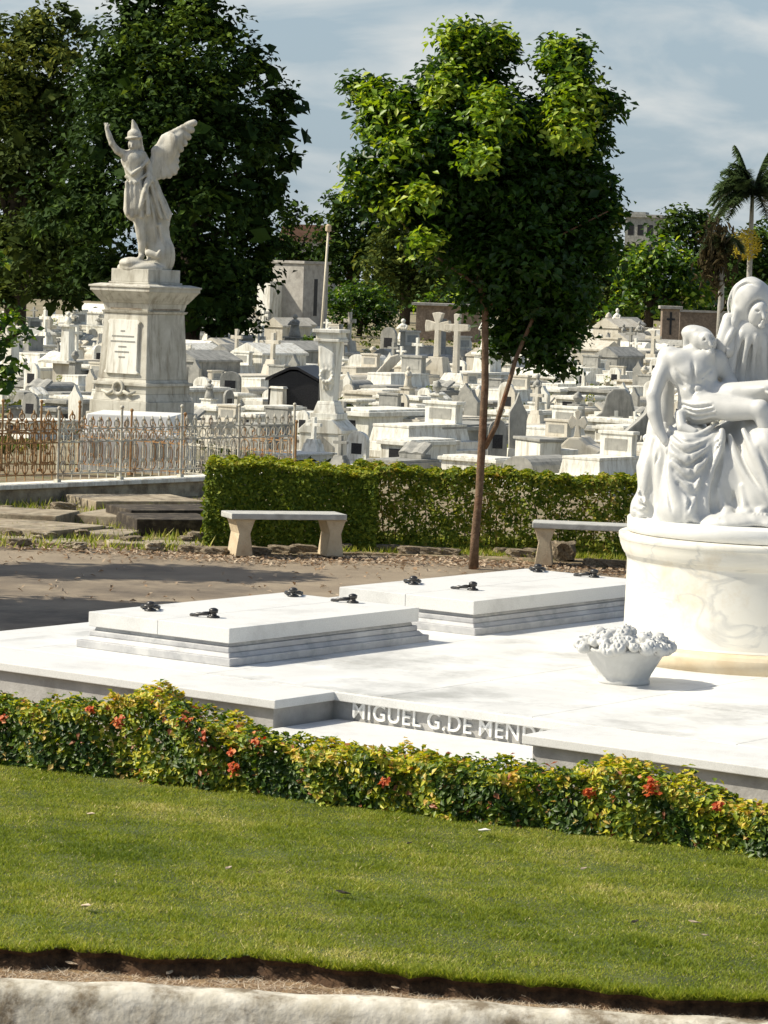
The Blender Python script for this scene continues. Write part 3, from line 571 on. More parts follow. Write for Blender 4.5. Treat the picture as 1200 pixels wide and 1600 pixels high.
# her knees and shins beneath the cloth
c.chain([S(1078, 672, .08), S(1074, 706, -.30), S(1066, 800, -.40)], [.13, .135, .19], .05)
c.chain([S(1190, 660, .05), S(1200, 700, -.42), S(1195, 800, -.38)], [.20, .17, .24], .05)
c.chain([S(1230, 660, .05), S(1290, 700, -.35), S(1300, 800, -.38)], [.20, .18, .24], .05)
c.ell(S(1120, 745, -.22), (.42, .20, .30), k=.06)
# her torso leaning over, shoulders, arm reaching behind his shoulders
c.chain([S(1190, 640, .22), S(1185, 560, .16), S(1172, 525, .10)], [.24, .23, .20], .05)
c.ell(S(1190, 548, .10), (.30, .19, .15), k=.05)
c.chain([S(1145, 528, .08), S(1125, 575, .12), S(1105, 610, .20)], [.12, .105, .09], .04)     # arm in the wide sleeve
c.chain([S(1235, 540, .10), S(1265, 600, .05), S(1290, 630, -.15), S(1315, 618, -.28)], [.13, .11, .085, .05], .04)
# hem of the mantle falling from her head over the shoulder
for (p, q, r1, r2) in (((1140, 500), (1128, 545), .055, .06), ((1150, 515), (1140, 590), .05, .06), ((1165, 520), (1160, 600), .05, .05), ((1185, 520), (1190, 600), .05, .05), ((1215, 520), (1225, 600), .06, .06)):
    c.cap(S(p[0], p[1], .0), S(q[0], q[1], -.02), r1, r2, .02)
for (p, q) in (((1148, 520), (1136, 580)), ((1160, 530), (1150, 600)), ((1175, 530), (1176, 600)), ((1200, 530), (1206, 596))):
    c.cap(S(p[0], p[1], -.07), S(q[0], q[1], -.10), .014, .022, .018, cut=True)
# big sweep of cloth from his shoulder down to the rock at left, and the lap filled out to the hem
c.chain([S(1040, 600, .10), S(1030, 680, .02), S(1022, 730, -.02), S(1030, 800, -.10)], [.07, .10, .13, .16], .05)
c.chain([S(1035, 720, -.10), S(1060, 770, -.22), S(1080, 812, -.30)], [.10, .14, .16], .06)
c.ell(S(1130, 770, -.22), (.42, .26, .34), k=.08); c.ell(S(1200, 775, -.22), (.42, .28, .34), k=.08); c.ell(S(1080, 700, -.12), (.26, .24, .16), k=.06)
FO = [([(1048, 668), (1062, 684), (1090, 682), (1122, 662)], .03), ([(1050, 684), (1070, 700), (1096, 692), (1124, 668)], .03), ([(1086, 700), (1092, 750), (1080, 800)], .03), ([(1038, 665), (1034, 690), (1030, 740), (1036, 800)], .05), ([(1020, 690), (1010, 740), (1004, 800)], .045), ([(1048, 700), (1046, 745), (1058, 780), (1086, 812)], .045),
      ([(1050, 706), (1070, 722), (1096, 706), (1124, 674)], .04), ([(1052, 722), (1074, 744), (1102, 724), (1128, 680)], .042), ([(1056, 742), (1078, 766), (1104, 744), (1126, 700)], .034),
      ([(1128, 674), (1124, 700), (1110, 740), (1100, 780), (1104, 812)], .045), ([(1140, 680), (1150, 715), (1170, 750), (1200, 790)], .03), ([(1162, 672), (1178, 705), (1196, 740), (1212, 800)], .038),
      ([(1120, 760), (1130, 790), (1136, 812)], .03), ([(1160, 760), (1164, 790), (1160, 812)], .03), ([(1212, 690), (1216, 740), (1226, 810)], .045), ([(1240, 690), (1250, 740), (1262, 810)], .045), ([(1272, 700), (1284, 750), (1296, 810)], .045),
      ([(1000, 770), (1008, 790), (1000, 812)], .04), ([(1070, 775), (1078, 795), (1072, 814)], .03)]
for pts, r in FO: c.fold(S, pts, r, .02, .25)
CU = [([(1050, 676), (1068, 692), (1094, 687), (1122, 666)], -.018), ([(1050, 694), (1070, 710), (1096, 700), (1124, 674)], -.018), ([(1078, 712), (1086, 750), (1074, 800)], -.018), ([(1044, 670), (1041, 700), (1040, 750), (1050, 800)], -.022), ([(1028, 700), (1020, 750), (1018, 804)], -.02), ([(1052, 714), (1072, 733), (1098, 715), (1124, 688)], -.019), ([(1054, 732), (1076, 755), (1102, 734), (1124, 696)], -.019),
      ([(1060, 755), (1080, 778), (1098, 760)], -.02), ([(1134, 690), (1122, 735), (1112, 775), (1116, 810)], -.024), ([(1118, 690), (1106, 730), (1092, 770), (1090, 800)], -.022), ([(1150, 690), (1166, 730), (1190, 768)], -.018), ([(1186, 700), (1204, 745), (1218, 800)], -.018),
      ([(1146, 770), (1150, 808)], -.018), ([(1228, 700), (1238, 800)], -.024), ([(1258, 710), (1272, 800)], -.024), ([(1012, 770), (1016, 808)], -.018)]
for pts, r in CU: c.fold(S, pts, r, .014)
for k, (x0, y0, x1, y1) in enumerate(((1150, 505, 1128, 560), (1160, 520, 1142, 590), (1170, 525, 1158, 610), (1182, 525, 1176, 612), (1196, 525, 1196, 605), (1214, 522, 1218, 600))):
    c.fold(S, [(x0, y0), ((x0 + x1) / 2 - 2, (y0 + y1) / 2), (x1, y1)], .026, .012, .2); c.fold(S, [(x0 + 7, y0 + 4), ((x0 + x1) / 2 + 5, (y0 + y1) / 2), (x1 + 7, y1)], -.014, .010)
for k, (x0, y0, x1, y1) in enumerate(((990, 770, 1010, 775), (985, 782, 1015, 790), (990, 795, 1012, 803), (1000, 762, 1006, 785))): c.fold(S, [(x0, y0), ((x0 + x1) / 2, (y0 + y1) / 2 + 3), (x1, y1)], -.015, .008)
c.noise(.0022, 30, 4)
# her foot and toes showing at the hem
for (x, y) in ((1135, 806), (1168, 803), (1190, 800)):
    c.chain([S(x + 4, y - 8, -.45), S(x, y, -.62)], [.05, .036], .02)
    for k in range(4): c.cap(S(x - 10 + k * 6, y + 3, -.62), S(x - 12 + k * 6, y + 5, -.68), .014, .012, .004)
cl.obj('draped_seat', M['statue'], pg)
# ---- the woman's veiled head (own clay so face and veil stay crisp)
c = Clay((-.36, -.30, 2.20), (.25, .45, 2.93), .0085)
hx = S(1172, 474, .02)
c.ell(hx + [0.01, .02, .025], (.150, .165, .175), rot=(.35, -.15, 0), k=.03)                 # veil over the skull
c.ell(hx + [.06, .05, .0], (.135, .155, .155), rot=(.3, -.3, 0), k=.04)
c.cap(hx + [0.01, .05, -.06], S(1190, 545, .10), .14, .15, .05)
c.chain([hx + [-.10, -.04, -.06], hx + [-.115, -.05, -.14], S(1143, 520, -.01), S(1138, 548, -.03)], [.045, .042, .05, .06], .03)
c.ell(hx + [.055, -.165, -.085], (.095, .115, .125), rot=(.3, 0, .2), k=.018, cut=True)        # hollow under the veil
fc = hx + [.05, -.095, -.075]
c.ell(fc, (.072, .075, .102), rot=(.55, 0, .5), k=.008)                                     # face, bowed and turned to his
c.cap(fc + [.026, -.068, .03], fc + [.040, -.084, -.028], .010, .016, .010)
c.ell(fc + [-.008, -.070, .022], (.018, .014, .010), k=.008, cut=True); c.ell(fc + [.055, -.046, .022], (.016, .014, .010), k=.008, cut=True)
c.ell(fc + [.035, -.068, -.052], (.020, .012, .007), k=.006); c.ell(fc + [.033, -.064, -.066], (.018, .012, .007), k=.006); c.ell(fc + [.028, -.045, -.088], (.026, .024, .022), k=.012)
c.fold(S, [(1146, 500), (1142, 476), (1150, 452), (1166, 442), (1186, 446)], -.014, .012); c.fold(S, [(1140, 496), (1137, 474), (1146, 448), (1164, 436)], .012, .012, .2)
c.noise(.0012, 26, 3)
c.obj('woman_head', M['statue'], pg)
# ---- the reclining man
c = Clay((-1.0, -.75, 1.35), (1.05, .45, 2.55), .0095)
# torso: hips low at left-centre, chest raised, head fallen back
pel = S(1090, 640, -.12); bel = S(1088, 612, -.13); rib = S(1082, 585, -.10); che = S(1080, 568, -.06)
c.ell(pel, (.155, .13, .105), rot=(0, .25, 0), k=.04); c.ell(bel, (.140, .115, .12), k=.05); c.ell(rib, (.19, .135, .13), rot=(0, .1, 0), k=.04); c.ell(che, (.215, .135, .11), rot=(0, .15, 0), k=.04)
c.ell(S(1062, 562, -.14), (.085, .05, .065), rot=(0, .1, 0), k=.03); c.ell(S(1100, 560, -.14), (.085, .05, .065), rot=(0, -.1, 0), k=.03)   # pectorals
for k in range(3): c.fold(S, [(1056 + k * 2, 578 + k * 8), (1064 + k, 586 + k * 8), (1070, 590 + k * 8)], -.010, .014); c.fold(S, [(1112 - k * 2, 578 + k * 8), (1104 - k, 586 + k * 8), (1098, 590 + k * 8)], -.010, .014)
c.cap(S(1083, 556, -.205), S(1084, 625, -.24), .010, .010, .018, cut=True); c.cap(S(1066, 600, -.23), S(1100, 600, -.23), .008, .008, .014, cut=True); c.cap(S(1070, 612, -.24), S(1098, 612, -.24), .007, .007, .014, cut=True)
c.ell(S(1084, 618, -.258), (.012, .02, .012), k=.006, cut=True)
# shoulders, neck and head
c.ell(S(1046, 558, -.06), (.085, .085, .08), k=.035); c.ell(S(1118, 562, -.04), (.09, .085, .08), k=.035)
c.cap(S(1082, 556, -.05), S(1092, 536, -.03), .075, .065, .03)
hd_ = S(1097, 530, -.06)
c.ell(hd_, (.098, .105, .085), rot=(.2, .5, 0), k=.015)                                  # skull with hair, tipped back to the left
c.ell(S(1088, 524, -.02), (.115, .10, .075), rot=(0, .25, 0), k=.02)
c.ell(hd_ + [.035, -.065, -.02], (.065, .06, .085), rot=(.5, -.5, 0), k=.012)              # face turned to the right
c.cap(hd_ + [.035, -.125, .005], hd_ + [.058, -.132, -.04], .010, .016, .010); c.ell(hd_ + [.012, -.115, .0], (.017, .013, .010), k=.006, cut=True); c.ell(hd_ + [.068, -.105, .012], (.017, .013, .010), k=.006, cut=True)
c.ell(hd_ + [.058, -.115, -.066], (.022, .014, .008), k=.006); c.ell(hd_ + [.06, -.095, -.10], (.034, .036, .035), k=.015)
for k in range(9):                                                                        # locks of hair
    a = k * .35; c.chain([hd_ + [-.05 - .05 * math.sin(a), -.04 + .01 * k, .06 * math.cos(a)], hd_ + [-.10 - .02 * math.sin(a), .0 + .006 * k, -.03 + .05 * math.cos(a)], hd_ + [-.09, .02, -.09 + .05 * math.cos(a)]], [.02, .021, .014], .010)
# right arm hanging straight down at the left
c.chain([S(1044, 560, -.06), S(1030, 592, -.12), S(1021, 618, -.17)], [.075, .062, .052], .03)
c.chain([S(1021, 618, -.17), S(1022, 645, -.21), S(1030, 672, -.24), S(1040, 690, -.27)], [.052, .054, .042, .031], .025)
c.ell(S(1046, 702, -.285), (.030, .022, .045), rot=(0, .35, 0), k=.015)                        # palm
for k, (dx, L_) in enumerate(((-5, 16), (-1, 21), (3, 20), (7, 15))):
    b0 = S(1048 + dx * .8, 709, -.29 - .004 * k); b1 = S(1050 + dx, 709 + L_ * .5, -.30); b2 = S(1055 + dx, 709 + L_, -.285)
    c.chain([b0, b1, b2], [.011, .0105, .008], .004)
c.chain([S(1051, 698, -.30), S(1059, 704, -.32), S(1062, 711, -.32)], [.012, .011, .009], .005)
# left arm across the body, hand on the thigh
c.chain([S(1118, 562, -.04), S(1138, 590, -.06), S(1148, 612, -.14)], [.07, .056, .048], .03)
c.chain([S(1148, 612, -.14), S(1170, 612, -.28), S(1190, 608, -.36)], [.048, .040, .028], .02)
c.ell(S(1199, 607, -.38), (.045, .028, .022), rot=(0, .1, 0), k=.012)
for k in range(4): c.chain([S(1205, 604 + k * 2.6, -.39 - .008 * k), S(1214, 606 + k * 3, -.40 - .01 * k), S(1221 - k, 610 + k * 3, -.385 - .01 * k)], [.011, .010, .008], .004)
c.chain([S(1198, 612, -.40), S(1206, 617, -.43), S(1212, 620, -.43)], [.012, .011, .009], .004)
# legs laid across her lap
c.chain([S(1098, 632, -.20), S(1145, 640, -.32), S(1188, 640, -.42)], [.098, .088, .070], .03)
c.chain([S(1188, 640, -.42), S(1203, 680, -.43), S(1206, 720, -.40), S(1212, 762, -.38)], [.070, .066, .050, .036], .025)
c.chain([S(1212, 762, -.38), S(1204, 785, -.52), S(1199, 792, -.60)], [.04, .034, .024], .015)
c.chain([S(1105, 620, -.08), S(1150, 618, -.20), S(1205, 612, -.30), S(1245, 622, -.36)], [.11, .10, .09, .078], .035)
c.chain([S(1245, 622, -.36), S(1280, 670, -.36), S(1300, 740, -.34)], [.078, .07, .045], .025)
c.chain([S(1300, 740, -.34), S(1305, 765, -.46), S(1304, 770, -.54)], [.042, .034, .024], .015)
# loincloth
for k in range(5): c.fold(S, [(1062 + k * 3, 626 + k * 7), (1085, 634 + k * 7), (1112 + k * 3, 630 + k * 6)], .020, .010, .3)
for k in range(4): c.fold(S, [(1066 + k * 3, 632 + k * 7), (1087, 638 + k * 7), (1112 + k * 3, 634 + k * 6)], -.012, .008)
c.chain([S(1062, 648, -.2), S(1066, 668, -.26), S(1085, 676, -.30)], [.04, .04, .035], .03)
c.obj('reclining_man', M['statue'], pg)

# ------------------------------------------------------------------ angel monument behind the fence
AY = 50.5; ab = atY(220, 700, AY); AB = Vector((ab.x, AY, 0)); ARZ = R(-36.2)
am = thing('angel_monument', 'tall tapered pale stone pedestal carrying a helmeted winged angel statue with raised arm', 'monument', AB, ARZ)
def az(py, px=235): return atY(px, py, AY).z
m = MB()
def course(w, z0, z1, tx=0.0): m.cbox(w, w, z0, z1, tx=tx)
zc = az(447)     # top of the cornice
z1 = az(592); z2 = az(490)
course(1.30, -.2, az(645)); course(1.22, az(645), az(626)); course(1.16, az(626) + .001, az(614), .03); course(1.10, az(614), az(602)); course(1.18, az(602), az(597)); course(1.08, az(597), z1, .02)
m.build('base', M['lime'], am, bevel=.01)
m = MB(); course(1.04, z1, z2, .055); m.build('pedestal', M['lime'], am, bevel=.012)
m = MB(); course(.97, z2, az(486), -.02); course(.92, az(486), az(474), -.03); course(1.0, az(474), az(470), -.03); course(1.06, az(470), az(456), -.10); course(1.28, az(456), az(450)); course(1.32, az(450), zc, .0); course(1.28, zc, zc + .03, .12)
m.build('cornice', M['lime'], am, bevel=.008)
m = MB(); fz_ = .93; m.cbox(fz_ * .72, fz_ + .012, az(484.5), az(476)); m.cbox(fz_ + .012, fz_ * .72, az(484.5), az(476)); m.build('frieze', M['frieze'], am)
zp0 = az(584); zp1 = az(500)
PMX = Matrix.Translation((0, -.52, z1)) @ Matrix.Rotation(-math.atan(.055 / (z2 - z1)), 4, 'X'); m = MB(); m.m = PMX; zp0 -= z1; zp1 -= z1
m.prism([(-.33, zp0 + .06), (-.37, zp0 + .02), (-.33, zp0), (.33, zp0), (.37, zp0 + .02), (.33, zp0 + .06), (.31, zp1 - .08), (.35, zp1 - .03), (.30, zp1), (-.30, zp1), (-.35, zp1 - .03), (-.31, zp1 - .08)], -.045, .03)
m.build('inscription_panel', M['g_white'], am, bevel=.006)
m = MB(); m.m = PMX; rq = random.Random(3)
for k, wd in enumerate((.10, .46, .50, .16, .30, .12)):
    x = -wd / 2
    while x < wd / 2: q = rq.uniform(.018, .035); m.box(x, x + q * .7, -.050, -.043, zp1 - .20 - k * .085, zp1 - .175 - k * .085); x += q
m.build('worn_inscription', M['g_grey'], am)
m = MB(); m.m = Matrix.Translation((0, -.60, az(606))) @ Matrix.Rotation(R(90), 4, 'X'); n_ = 18
m.tube([(.10 * math.cos(i * 2 * math.pi / n_), .10 * math.sin(i * 2 * math.pi / n_), 0) for i in range(n_)], [.028 + .008 * (i % 2) for i in range(n_)], 7, closed=True)
m.tube([(-.36, -.05, 0), (-.22, -.10, 0), (-.10, -.04, 0)], [.02, .035, .03], 6); m.tube([(.36, -.05, 0), (.22, -.10, 0), (.10, -.04, 0)], [.02, .035, .03], 6)
m.build('wreath', M['lime'], am, smooth=True)
m = MB(); zq = az(421); m.cbox(.86, .86, zc + .03, zc + .06); m.cbox(.80, .80, zc + .06, zq); m.build('statue_plinth', M['lime'], am, bevel=.012)
RI = Matrix.Rotation(-ARZ, 4, 'Z')
def T(px, py, d=0.0):
    q = RI @ (atY(px, py, AY + d) - AB); return np.array([q.x, q.y, q.z])
c = Clay(np.array([-.62, -.62, zq - .05]), np.array([.62, .62, zq + 2.65]), .0135)
c.ell(T(222, 419), (.42, .38, .14), k=.04); c.ell(T(252, 400, .05), (.22, .24, .34), k=.05); c.ell(T(206, 411, -.15), (.22, .2, .10), k=.03); c.ell(T(245, 375, .1), (.20, .2, .35), k=.05)
c.chain([T(232, 395, -.25), T(246, 400, -.3), T(250, 393, -.3)], [.06, .05, .035], .02)
# bent knee, standing leg
c.chain([T(215, 322, -.05), T(218, 352, -.12), T(222, 378, -.10), T(221, 398, -.10)], [.125, .085, .075, .045], .03); c.chain([T(221, 400, -.12), T(216, 406, -.24)], [.05, .035], .02)
c.chain([T(228, 322, .05), T(238, 356, .0), T(238, 392, .05)], [.14, .12, .12], .05)
# tunic and torso
c.chain([T(208, 250), T(212, 278), T(214, 300)], [.175, .15, .17], .05); c.ell(T(207, 250), (.20, .15, .17), k=.05); c.ell(T(214, 310, 0), (.20, .17, .22), k=.05)
c.chain([T(213, 300, .0), T(214, 326, -.02)], [.19, .22], .05)
for k, (x0, x1) in enumerate(((198, 199), (204, 206), (211, 213), (219, 222), (228, 232))): c.cap(T(x0, 285, -.16), T(x1, 334 + 4 * (k % 2), -.20), .03, .038, .02)
c.chain([T(230, 282, -.14), T(226, 302, -.22), T(219, 326, -.22)], [.04, .05, .03], .02)                         # sash end
c.chain([T(196, 262, -.1), T(206, 272, -.19), T(220, 262, -.17), T(232, 250, -.08)], [.028] * 4, .02); c.chain([T(197, 276, -.1), T(212, 286, -.18), T(232, 270, -.1)], [.026] * 3, .02)
# mantle blown back to the lower right
c.chain([T(230, 262, .10), T(240, 300, .14), T(256, 335, .16), T(260, 350, .14)], [.10, .13, .13, .06], .05)
c.chain([T(234, 270, .02), T(242, 310, .0), T(250, 345, .05), T(254, 380, .10)], [.07, .10, .12, .13], .05)
for (x0, y0, x1, y1, r) in ((236, 290, 252, 340, .035), (241, 285, 262, 342, .03), (232, 305, 244, 352, .03), (240, 345, 247, 395, .03), (250, 352, 258, 398, .03)): c.cap(T(x0, y0, -.10), T(x1, y1, -.10), r, r, .02)
# arms
c.chain([T(196, 242, -.02), T(184, 236, -.08), T(175, 224, -.10)], [.075, .06, .048], .03); c.chain([T(175, 224, -.10), T(170, 210, -.1), T(167, 202, -.1)], [.052, .044, .036], .02)
c.ell(T(167, 199, -.1), (.036, .034, .05), k=.012)
for k in range(3): c.cap(T(164 + k * 2, 195, -.1), T(163 + k * 2.6, 192.5, -.1), .014, .011, .006)
c.cap(T(169, 199, -.11), T(172, 194, -.12), .012, .009, .006)
c.chain([T(222, 243, -.02), T(233, 262, -.02), T(235, 280, -.12), T(229, 290, -.20)], [.08, .065, .05, .035], .03)
# neck, head, helmet with tall crest
c.cap(T(208, 240), T(209, 230), .06, .055, .02); c.ell(T(209, 226, -.03), (.085, .10, .115), k=.015); c.cap(T(206, 226, -.13), T(205.5, 230, -.14), .014, .018, .01)
c.ell(T(213, 226, .06), (.10, .10, .11), k=.02); c.ell(T(219, 234, .08), (.06, .07, .09), k=.03)
c.ell(T(209, 215, -.01), (.145, .15, .035), rot=(.12, -.05, 0), k=.01); c.ell(T(210, 211, 0), (.115, .12, .10), k=.012)
c.chain([T(212, 207, .02), T(210, 197, 0), T(207.5, 188, -.02)], [.075, .05, .022], .02); c.chain([T(216, 212, .06), T(219, 222, .10), T(222, 240, .12)], [.05, .04, .02], .02)
c.noise(.0016, 22, 8)
c.obj('angel_figure', M['lime'], am)
def wing(tipx, tipy, side_d, name='wing'):
    c = Clay(np.array([-.3, -.9, zq + .9]), np.array([1.5, 1.2, zq + 2.7]), .015)
    r0 = np.array(T(236, 262, side_d * .2)); lead = [T(236, 262, side_d * .2), T(244, 236, side_d * .6), T(256, 215, side_d), T(280, 202, side_d * 1.2), T(302, 190, side_d * 1.3)]
    c.chain(lead, [.06, .055, .05, .04, .02], .03)
    ends = [((303, 192), 1.3), ((299, 203), 1.3), ((294, 214), 1.25), ((288, 224), 1.2), ((282, 233), 1.15), ((276, 242), 1.1), ((275, 252), 1.05), ((275, 262), 1.0), ((272, 269), .95), ((264, 274), .9), ((255, 275), .8), ((247, 276), .7), ((241, 280), .5)]
    for k, ((x, y), f_) in enumerate(ends):
        t_ = k / (len(ends) - 1); b = lead[3] * (1 - t_) + lead[0] * t_ if t_ > .5 else lead[3] * (1 - 2 * t_) * .6 + lead[4] * (1 - 2 * t_) * .4 + lead[2] * 2 * t_ * 1.0
        b = lead[2] * (1 - abs(2 * t_ - 1)) + (lead[4] * .5 + lead[3] * .5) * max(0, 1 - 2 * t_) + lead[0] * max(0, 2 * t_ - 1)
        e = np.array(T(x, y, side_d * f_)); c.chain([b, b * .5 + e * .5, e], [.048, .058, .056], .016)
    c.ell((lead[2] + np.array(T(262, 255, side_d))) / 2, (.20, .09, .32), rot=(0, .6, 0), k=.05)
    c.chain([lead[1], T(262, 235, side_d), T(282, 212, side_d)], [.08, .10, .055], .05)
    c.obj(name, M['lime'], am)
wing(303, 190, .12)
#@@P3
# ------------------------------------------------------------------ road behind the platform, verge, edging
rd = [at(x, y) for x, y in [(-900, 800), (-300, 826), (0, 846), (120, 853), (300, 866), (420, 872), (560, 868), (700, 874), (860, 884), (1000, 893), (1300, 905), (1900, 930)]]
m = MB(); vs = []; 
pts = [(p.x, p.y) for p in rd] + [(40, 30), (40, 19.5), (8, 19.4), (-3, 19.9), (-40, 24), (-60, 40)]
o = sheet('road', pts, 0.012, M['asphalt'])
pts = [(p.x, p.y - .05) for p in rd]; q = [at(x, y) for x, y in [(1900, 800), (1300, 790), (1000, 790), (700, 770), (300, 745), (-300, 720), (-900, 700)]]
sheet('verge', pts + [(p.x, p.y) for p in q], 0.035, M['verge'], .03)
def rock(name, p, r, label, grp=None, mat='rock', sz=.6, rz=0, cat='stone', sx=1.5):
    bm = bmesh.new(); bmesh.ops.create_icosphere(bm, subdivisions=3, radius=1)
    ph = random.random() * 9
    for v in bm.verts:
        d = v.co.normalized(); k = 1 + .16 * math.sin(d.x * 5 + ph) * math.cos(d.y * 4 + ph) + .10 * math.sin(d.z * 9 + d.x * 7 + ph * 2) + random.uniform(-.03, .03)
        v.co = Vector((max(-.8, min(.8, d.x)) * k * sx, max(-.75, min(.75, d.y)) * k, max(-.6, min(.55, d.z)) * k * sz))
    me = bpy.data.meshes.new(name); bm.to_mesh(me); bm.free(); o = link(name, me, M[mat]); o.scale = (r, r, r); o.location = p; o.rotation_euler = (0, 0, rz)
    return tag(o, label, cat, grp)
ed = [(300, 863), (335, 866), (400, 866), (440, 864), (475, 862), (530, 860), (565, 858), (590, 861), (620, 862), (645, 865), (672, 866), (700, 867), (790, 866), (815, 870), (840, 868), (930, 884), (962, 886)]
ORD = 'leftmost second third fourth fifth sixth seventh eighth ninth tenth eleventh twelfth thirteenth fourteenth fifteenth next-to-last rightmost'.split()
for i, (x, y) in enumerate(ed):
    p = at(x, y, .03); rock('edging_stone', p + Vector((0, 0, .035)), .105 + .03 * random.random(), ORD[i] + ' rough edging stone along the hedge foot, ' + ('beside the left bench' if x < 545 else ('between bench and slim tree' if x < 740 else 'right of the slim tree')), 'edging stones along the hedge', sz=.62, rz=random.uniform(-.3, .3))
p = at(880, 878, .03); rock('boulder', p + Vector((.0, 0.1, .12)), .17, 'dark rounded stone under the bench beside the round pedestal', sz=1.0, sx=1.0)
p = at(318, 850, .03); rock('boulder', p + Vector((0, 0, .07)), .14, 'brown rough stone at the left foot of the hedge, left of the bench', sz=.8)

# ------------------------------------------------------------------ benches
def bench(px, py, rz, ln, label, legs):
    t = thing('stone_bench', label, 'bench', at(px, py, .035), rz, 'stone benches by the hedge')
    m = MB(); m.box(-.12, ln - .12, -.22, .22, .41, .475); m.build('seat', M['bench'], t, bevel=.012)
    for x in legs:
        m = MB(); m.prism([(x - .10, 0), (x + .10, 0), (x + .085, .12), (x + .065, .25), (x + .10, .36), (x + .12, .409), (x - .12, .409), (x - .10, .36), (x - .065, .25), (x - .085, .12)], -.17, .17); m.build('leg', M['benchleg'], t, bevel=.01)
    return t
bench(368, 867, R(19), 1.33, 'grey concrete bench on two waisted legs, left of the slim tree', (.05, 1.10))
bench(847, 881, R(-5), 1.30, 'grey concrete bench on ochre stained legs next to the round marble pedestal', (.02, 1.02))

# ------------------------------------------------------------------ hedges
def hedge(name, label, front, depth, z0, htop, mat, n, size, gap=0.0, parts=None, rn=None, stems=True, bark='darkbark'):
    a, b = front; d = (b - a); Lh = d.length; d.normalize(); nr = Vector((-d.y, d.x, 0)); rz = math.atan2(d.y, d.x)
    t = thing(name, label, 'hedge', (a.x, a.y, z0), rz)
    u = RS.rand(n) * Lh; k = RS.rand(n); face = RS.rand(n)
    ht = np.array([htop(x) for x in u]); v = RS.rand(n) * depth; z = RS.rand(n) * ht
    jit = lambda: np.abs(RS.normal(size=n)) * .035
    fr = face < .45; tp = (face >= .45) & (face < .75); bkf = (face >= .75) & (face < .87)
    bulge = .03 * np.sin(u * 7) + .025 * np.sin(u * 17 + z * 9)
    v = np.where(fr, jit() - bulge, np.where(bkf, depth - jit(), v)); z = np.where(tp, ht - jit() + .03 * np.sin(u * 11 + v * 14) + .02 * np.sin(u * 29), z)
    ends = face > .975; u = np.where(ends, np.where(RS.rand(n) < .5, 0, Lh) + RS.normal(size=n) * .02, u)
    if gap:
        g = (np.sin(u * 9 + 1) * np.sin(z * 13 + u * 4) + .5 * np.sin(u * 23 + z * 19)); low = (z < ht * .80) & (z > .08) & ~tp; keep = ~(low & (RS.rand(n) < gap * (0.75 + .5 * g))); u, v, z, fr, tp, bkf = u[keep], v[keep], z[keep], fr[keep], tp[keep], bkf[keep]
    st = RS.rand(len(u)) < .05; v = np.where(st & fr, v - RS.rand(len(u)) * .04, v); z = np.where(st & tp, z + RS.rand(len(u)) * .045, z)
    nn = np.zeros((len(u), 3)); nn[fr] = (0, -1, .3); nn[tp] = (0, 0, 1.2); nn[bkf] = (0, 1, .2)
    rnd = rn(u, v, z, np.array([htop(x) for x in u])) if rn else RS.rand(len(u))
    leaves('foliage', mat, np.stack([u, v, z], 1), size * (.7 + .6 * RS.rand(len(u))), np.clip(rnd, 0, 1), t, nrm=nn, up=.2)
    if stems:
        m = MB(); k = int(Lh / .09)
        for i in range(k):
            x = (i + random.random()) * Lh / k; y = depth * random.uniform(.25, .75); h = htop(x) * .9
            m.tube([(x, y, -.02), (x + random.uniform(-.05, .05), y + random.uniform(-.05, .05), h * .5), (x + random.uniform(-.12, .12), y + random.uniform(-.1, .1), h)], [.009, .007, .003], 5)
        m.build('stems', M[bark], t)
    return t, Lh
# front flowering hedge
fa, fb = HB[0], HB[-1]
def prof_front(x):        # silhouette height along the hedge, from the photo
    return np.interp(x, XS, ZS)
fd = (fb - fa).normalized(); fn = Vector((-fd.y, fd.x, 0)); XS = []; ZS = []
for px, py in [(-300, 1078), (0, 1088), (120, 1096), (200, 1098), (235, 1078), (275, 1074), (310, 1096), (360, 1116), (430, 1142), (520, 1160), (600, 1166), (680, 1178), (760, 1186), (830, 1196), (900, 1202), (950, 1190), (1000, 1184), (1040, 1200), (1090, 1218), (1150, 1240), (1200, 1256), (1500, 1320)]:
    P0 = fa + fn * .40; r = ray(px, py); o = Vector((0, 0, H))      # intersect with the vertical plane along the hedge's back
    tt = (P0 - o).dot(fn) / r.dot(fn); hit = o + r * tt; XS.append((hit - fa).dot(fd)); ZS.append(hit.z - .16)
def rn_ix(u, v, z, h):
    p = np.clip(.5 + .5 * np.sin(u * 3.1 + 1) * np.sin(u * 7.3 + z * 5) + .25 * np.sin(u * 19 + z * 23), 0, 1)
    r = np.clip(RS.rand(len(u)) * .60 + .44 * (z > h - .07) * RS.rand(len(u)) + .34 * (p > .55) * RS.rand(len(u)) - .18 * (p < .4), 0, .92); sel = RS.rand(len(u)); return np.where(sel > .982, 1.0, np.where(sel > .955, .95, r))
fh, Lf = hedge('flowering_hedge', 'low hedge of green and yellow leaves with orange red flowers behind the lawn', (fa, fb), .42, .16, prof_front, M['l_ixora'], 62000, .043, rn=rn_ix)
def flower_cluster(px, py, s):
    r = ray(px, py); o = Vector((0, 0, H)); P0 = fa - fn * .02; tt = (P0 - o).dot(fn) / r.dot(fn); hit = o + r * tt
    l = hit - Vector((fa.x, fa.y, .16)); u = l.dot(fd); z = min(l.z, prof_front(u) + .01); n_ = int(24 * s); s *= .7
    pts = RS.normal(size=(n_, 3)) * np.array([.026, .018, .022]) * s + np.array([0, 0, 0])
    o = leaves('flower_cluster', M['petal'], pts, .020 + .016 * RS.rand(n_), RS.rand(n_), fh, up=.1, aspect=.9, nrm=np.tile([0, -.8, .6], (n_, 1))); o.location = (u, -.03, z)
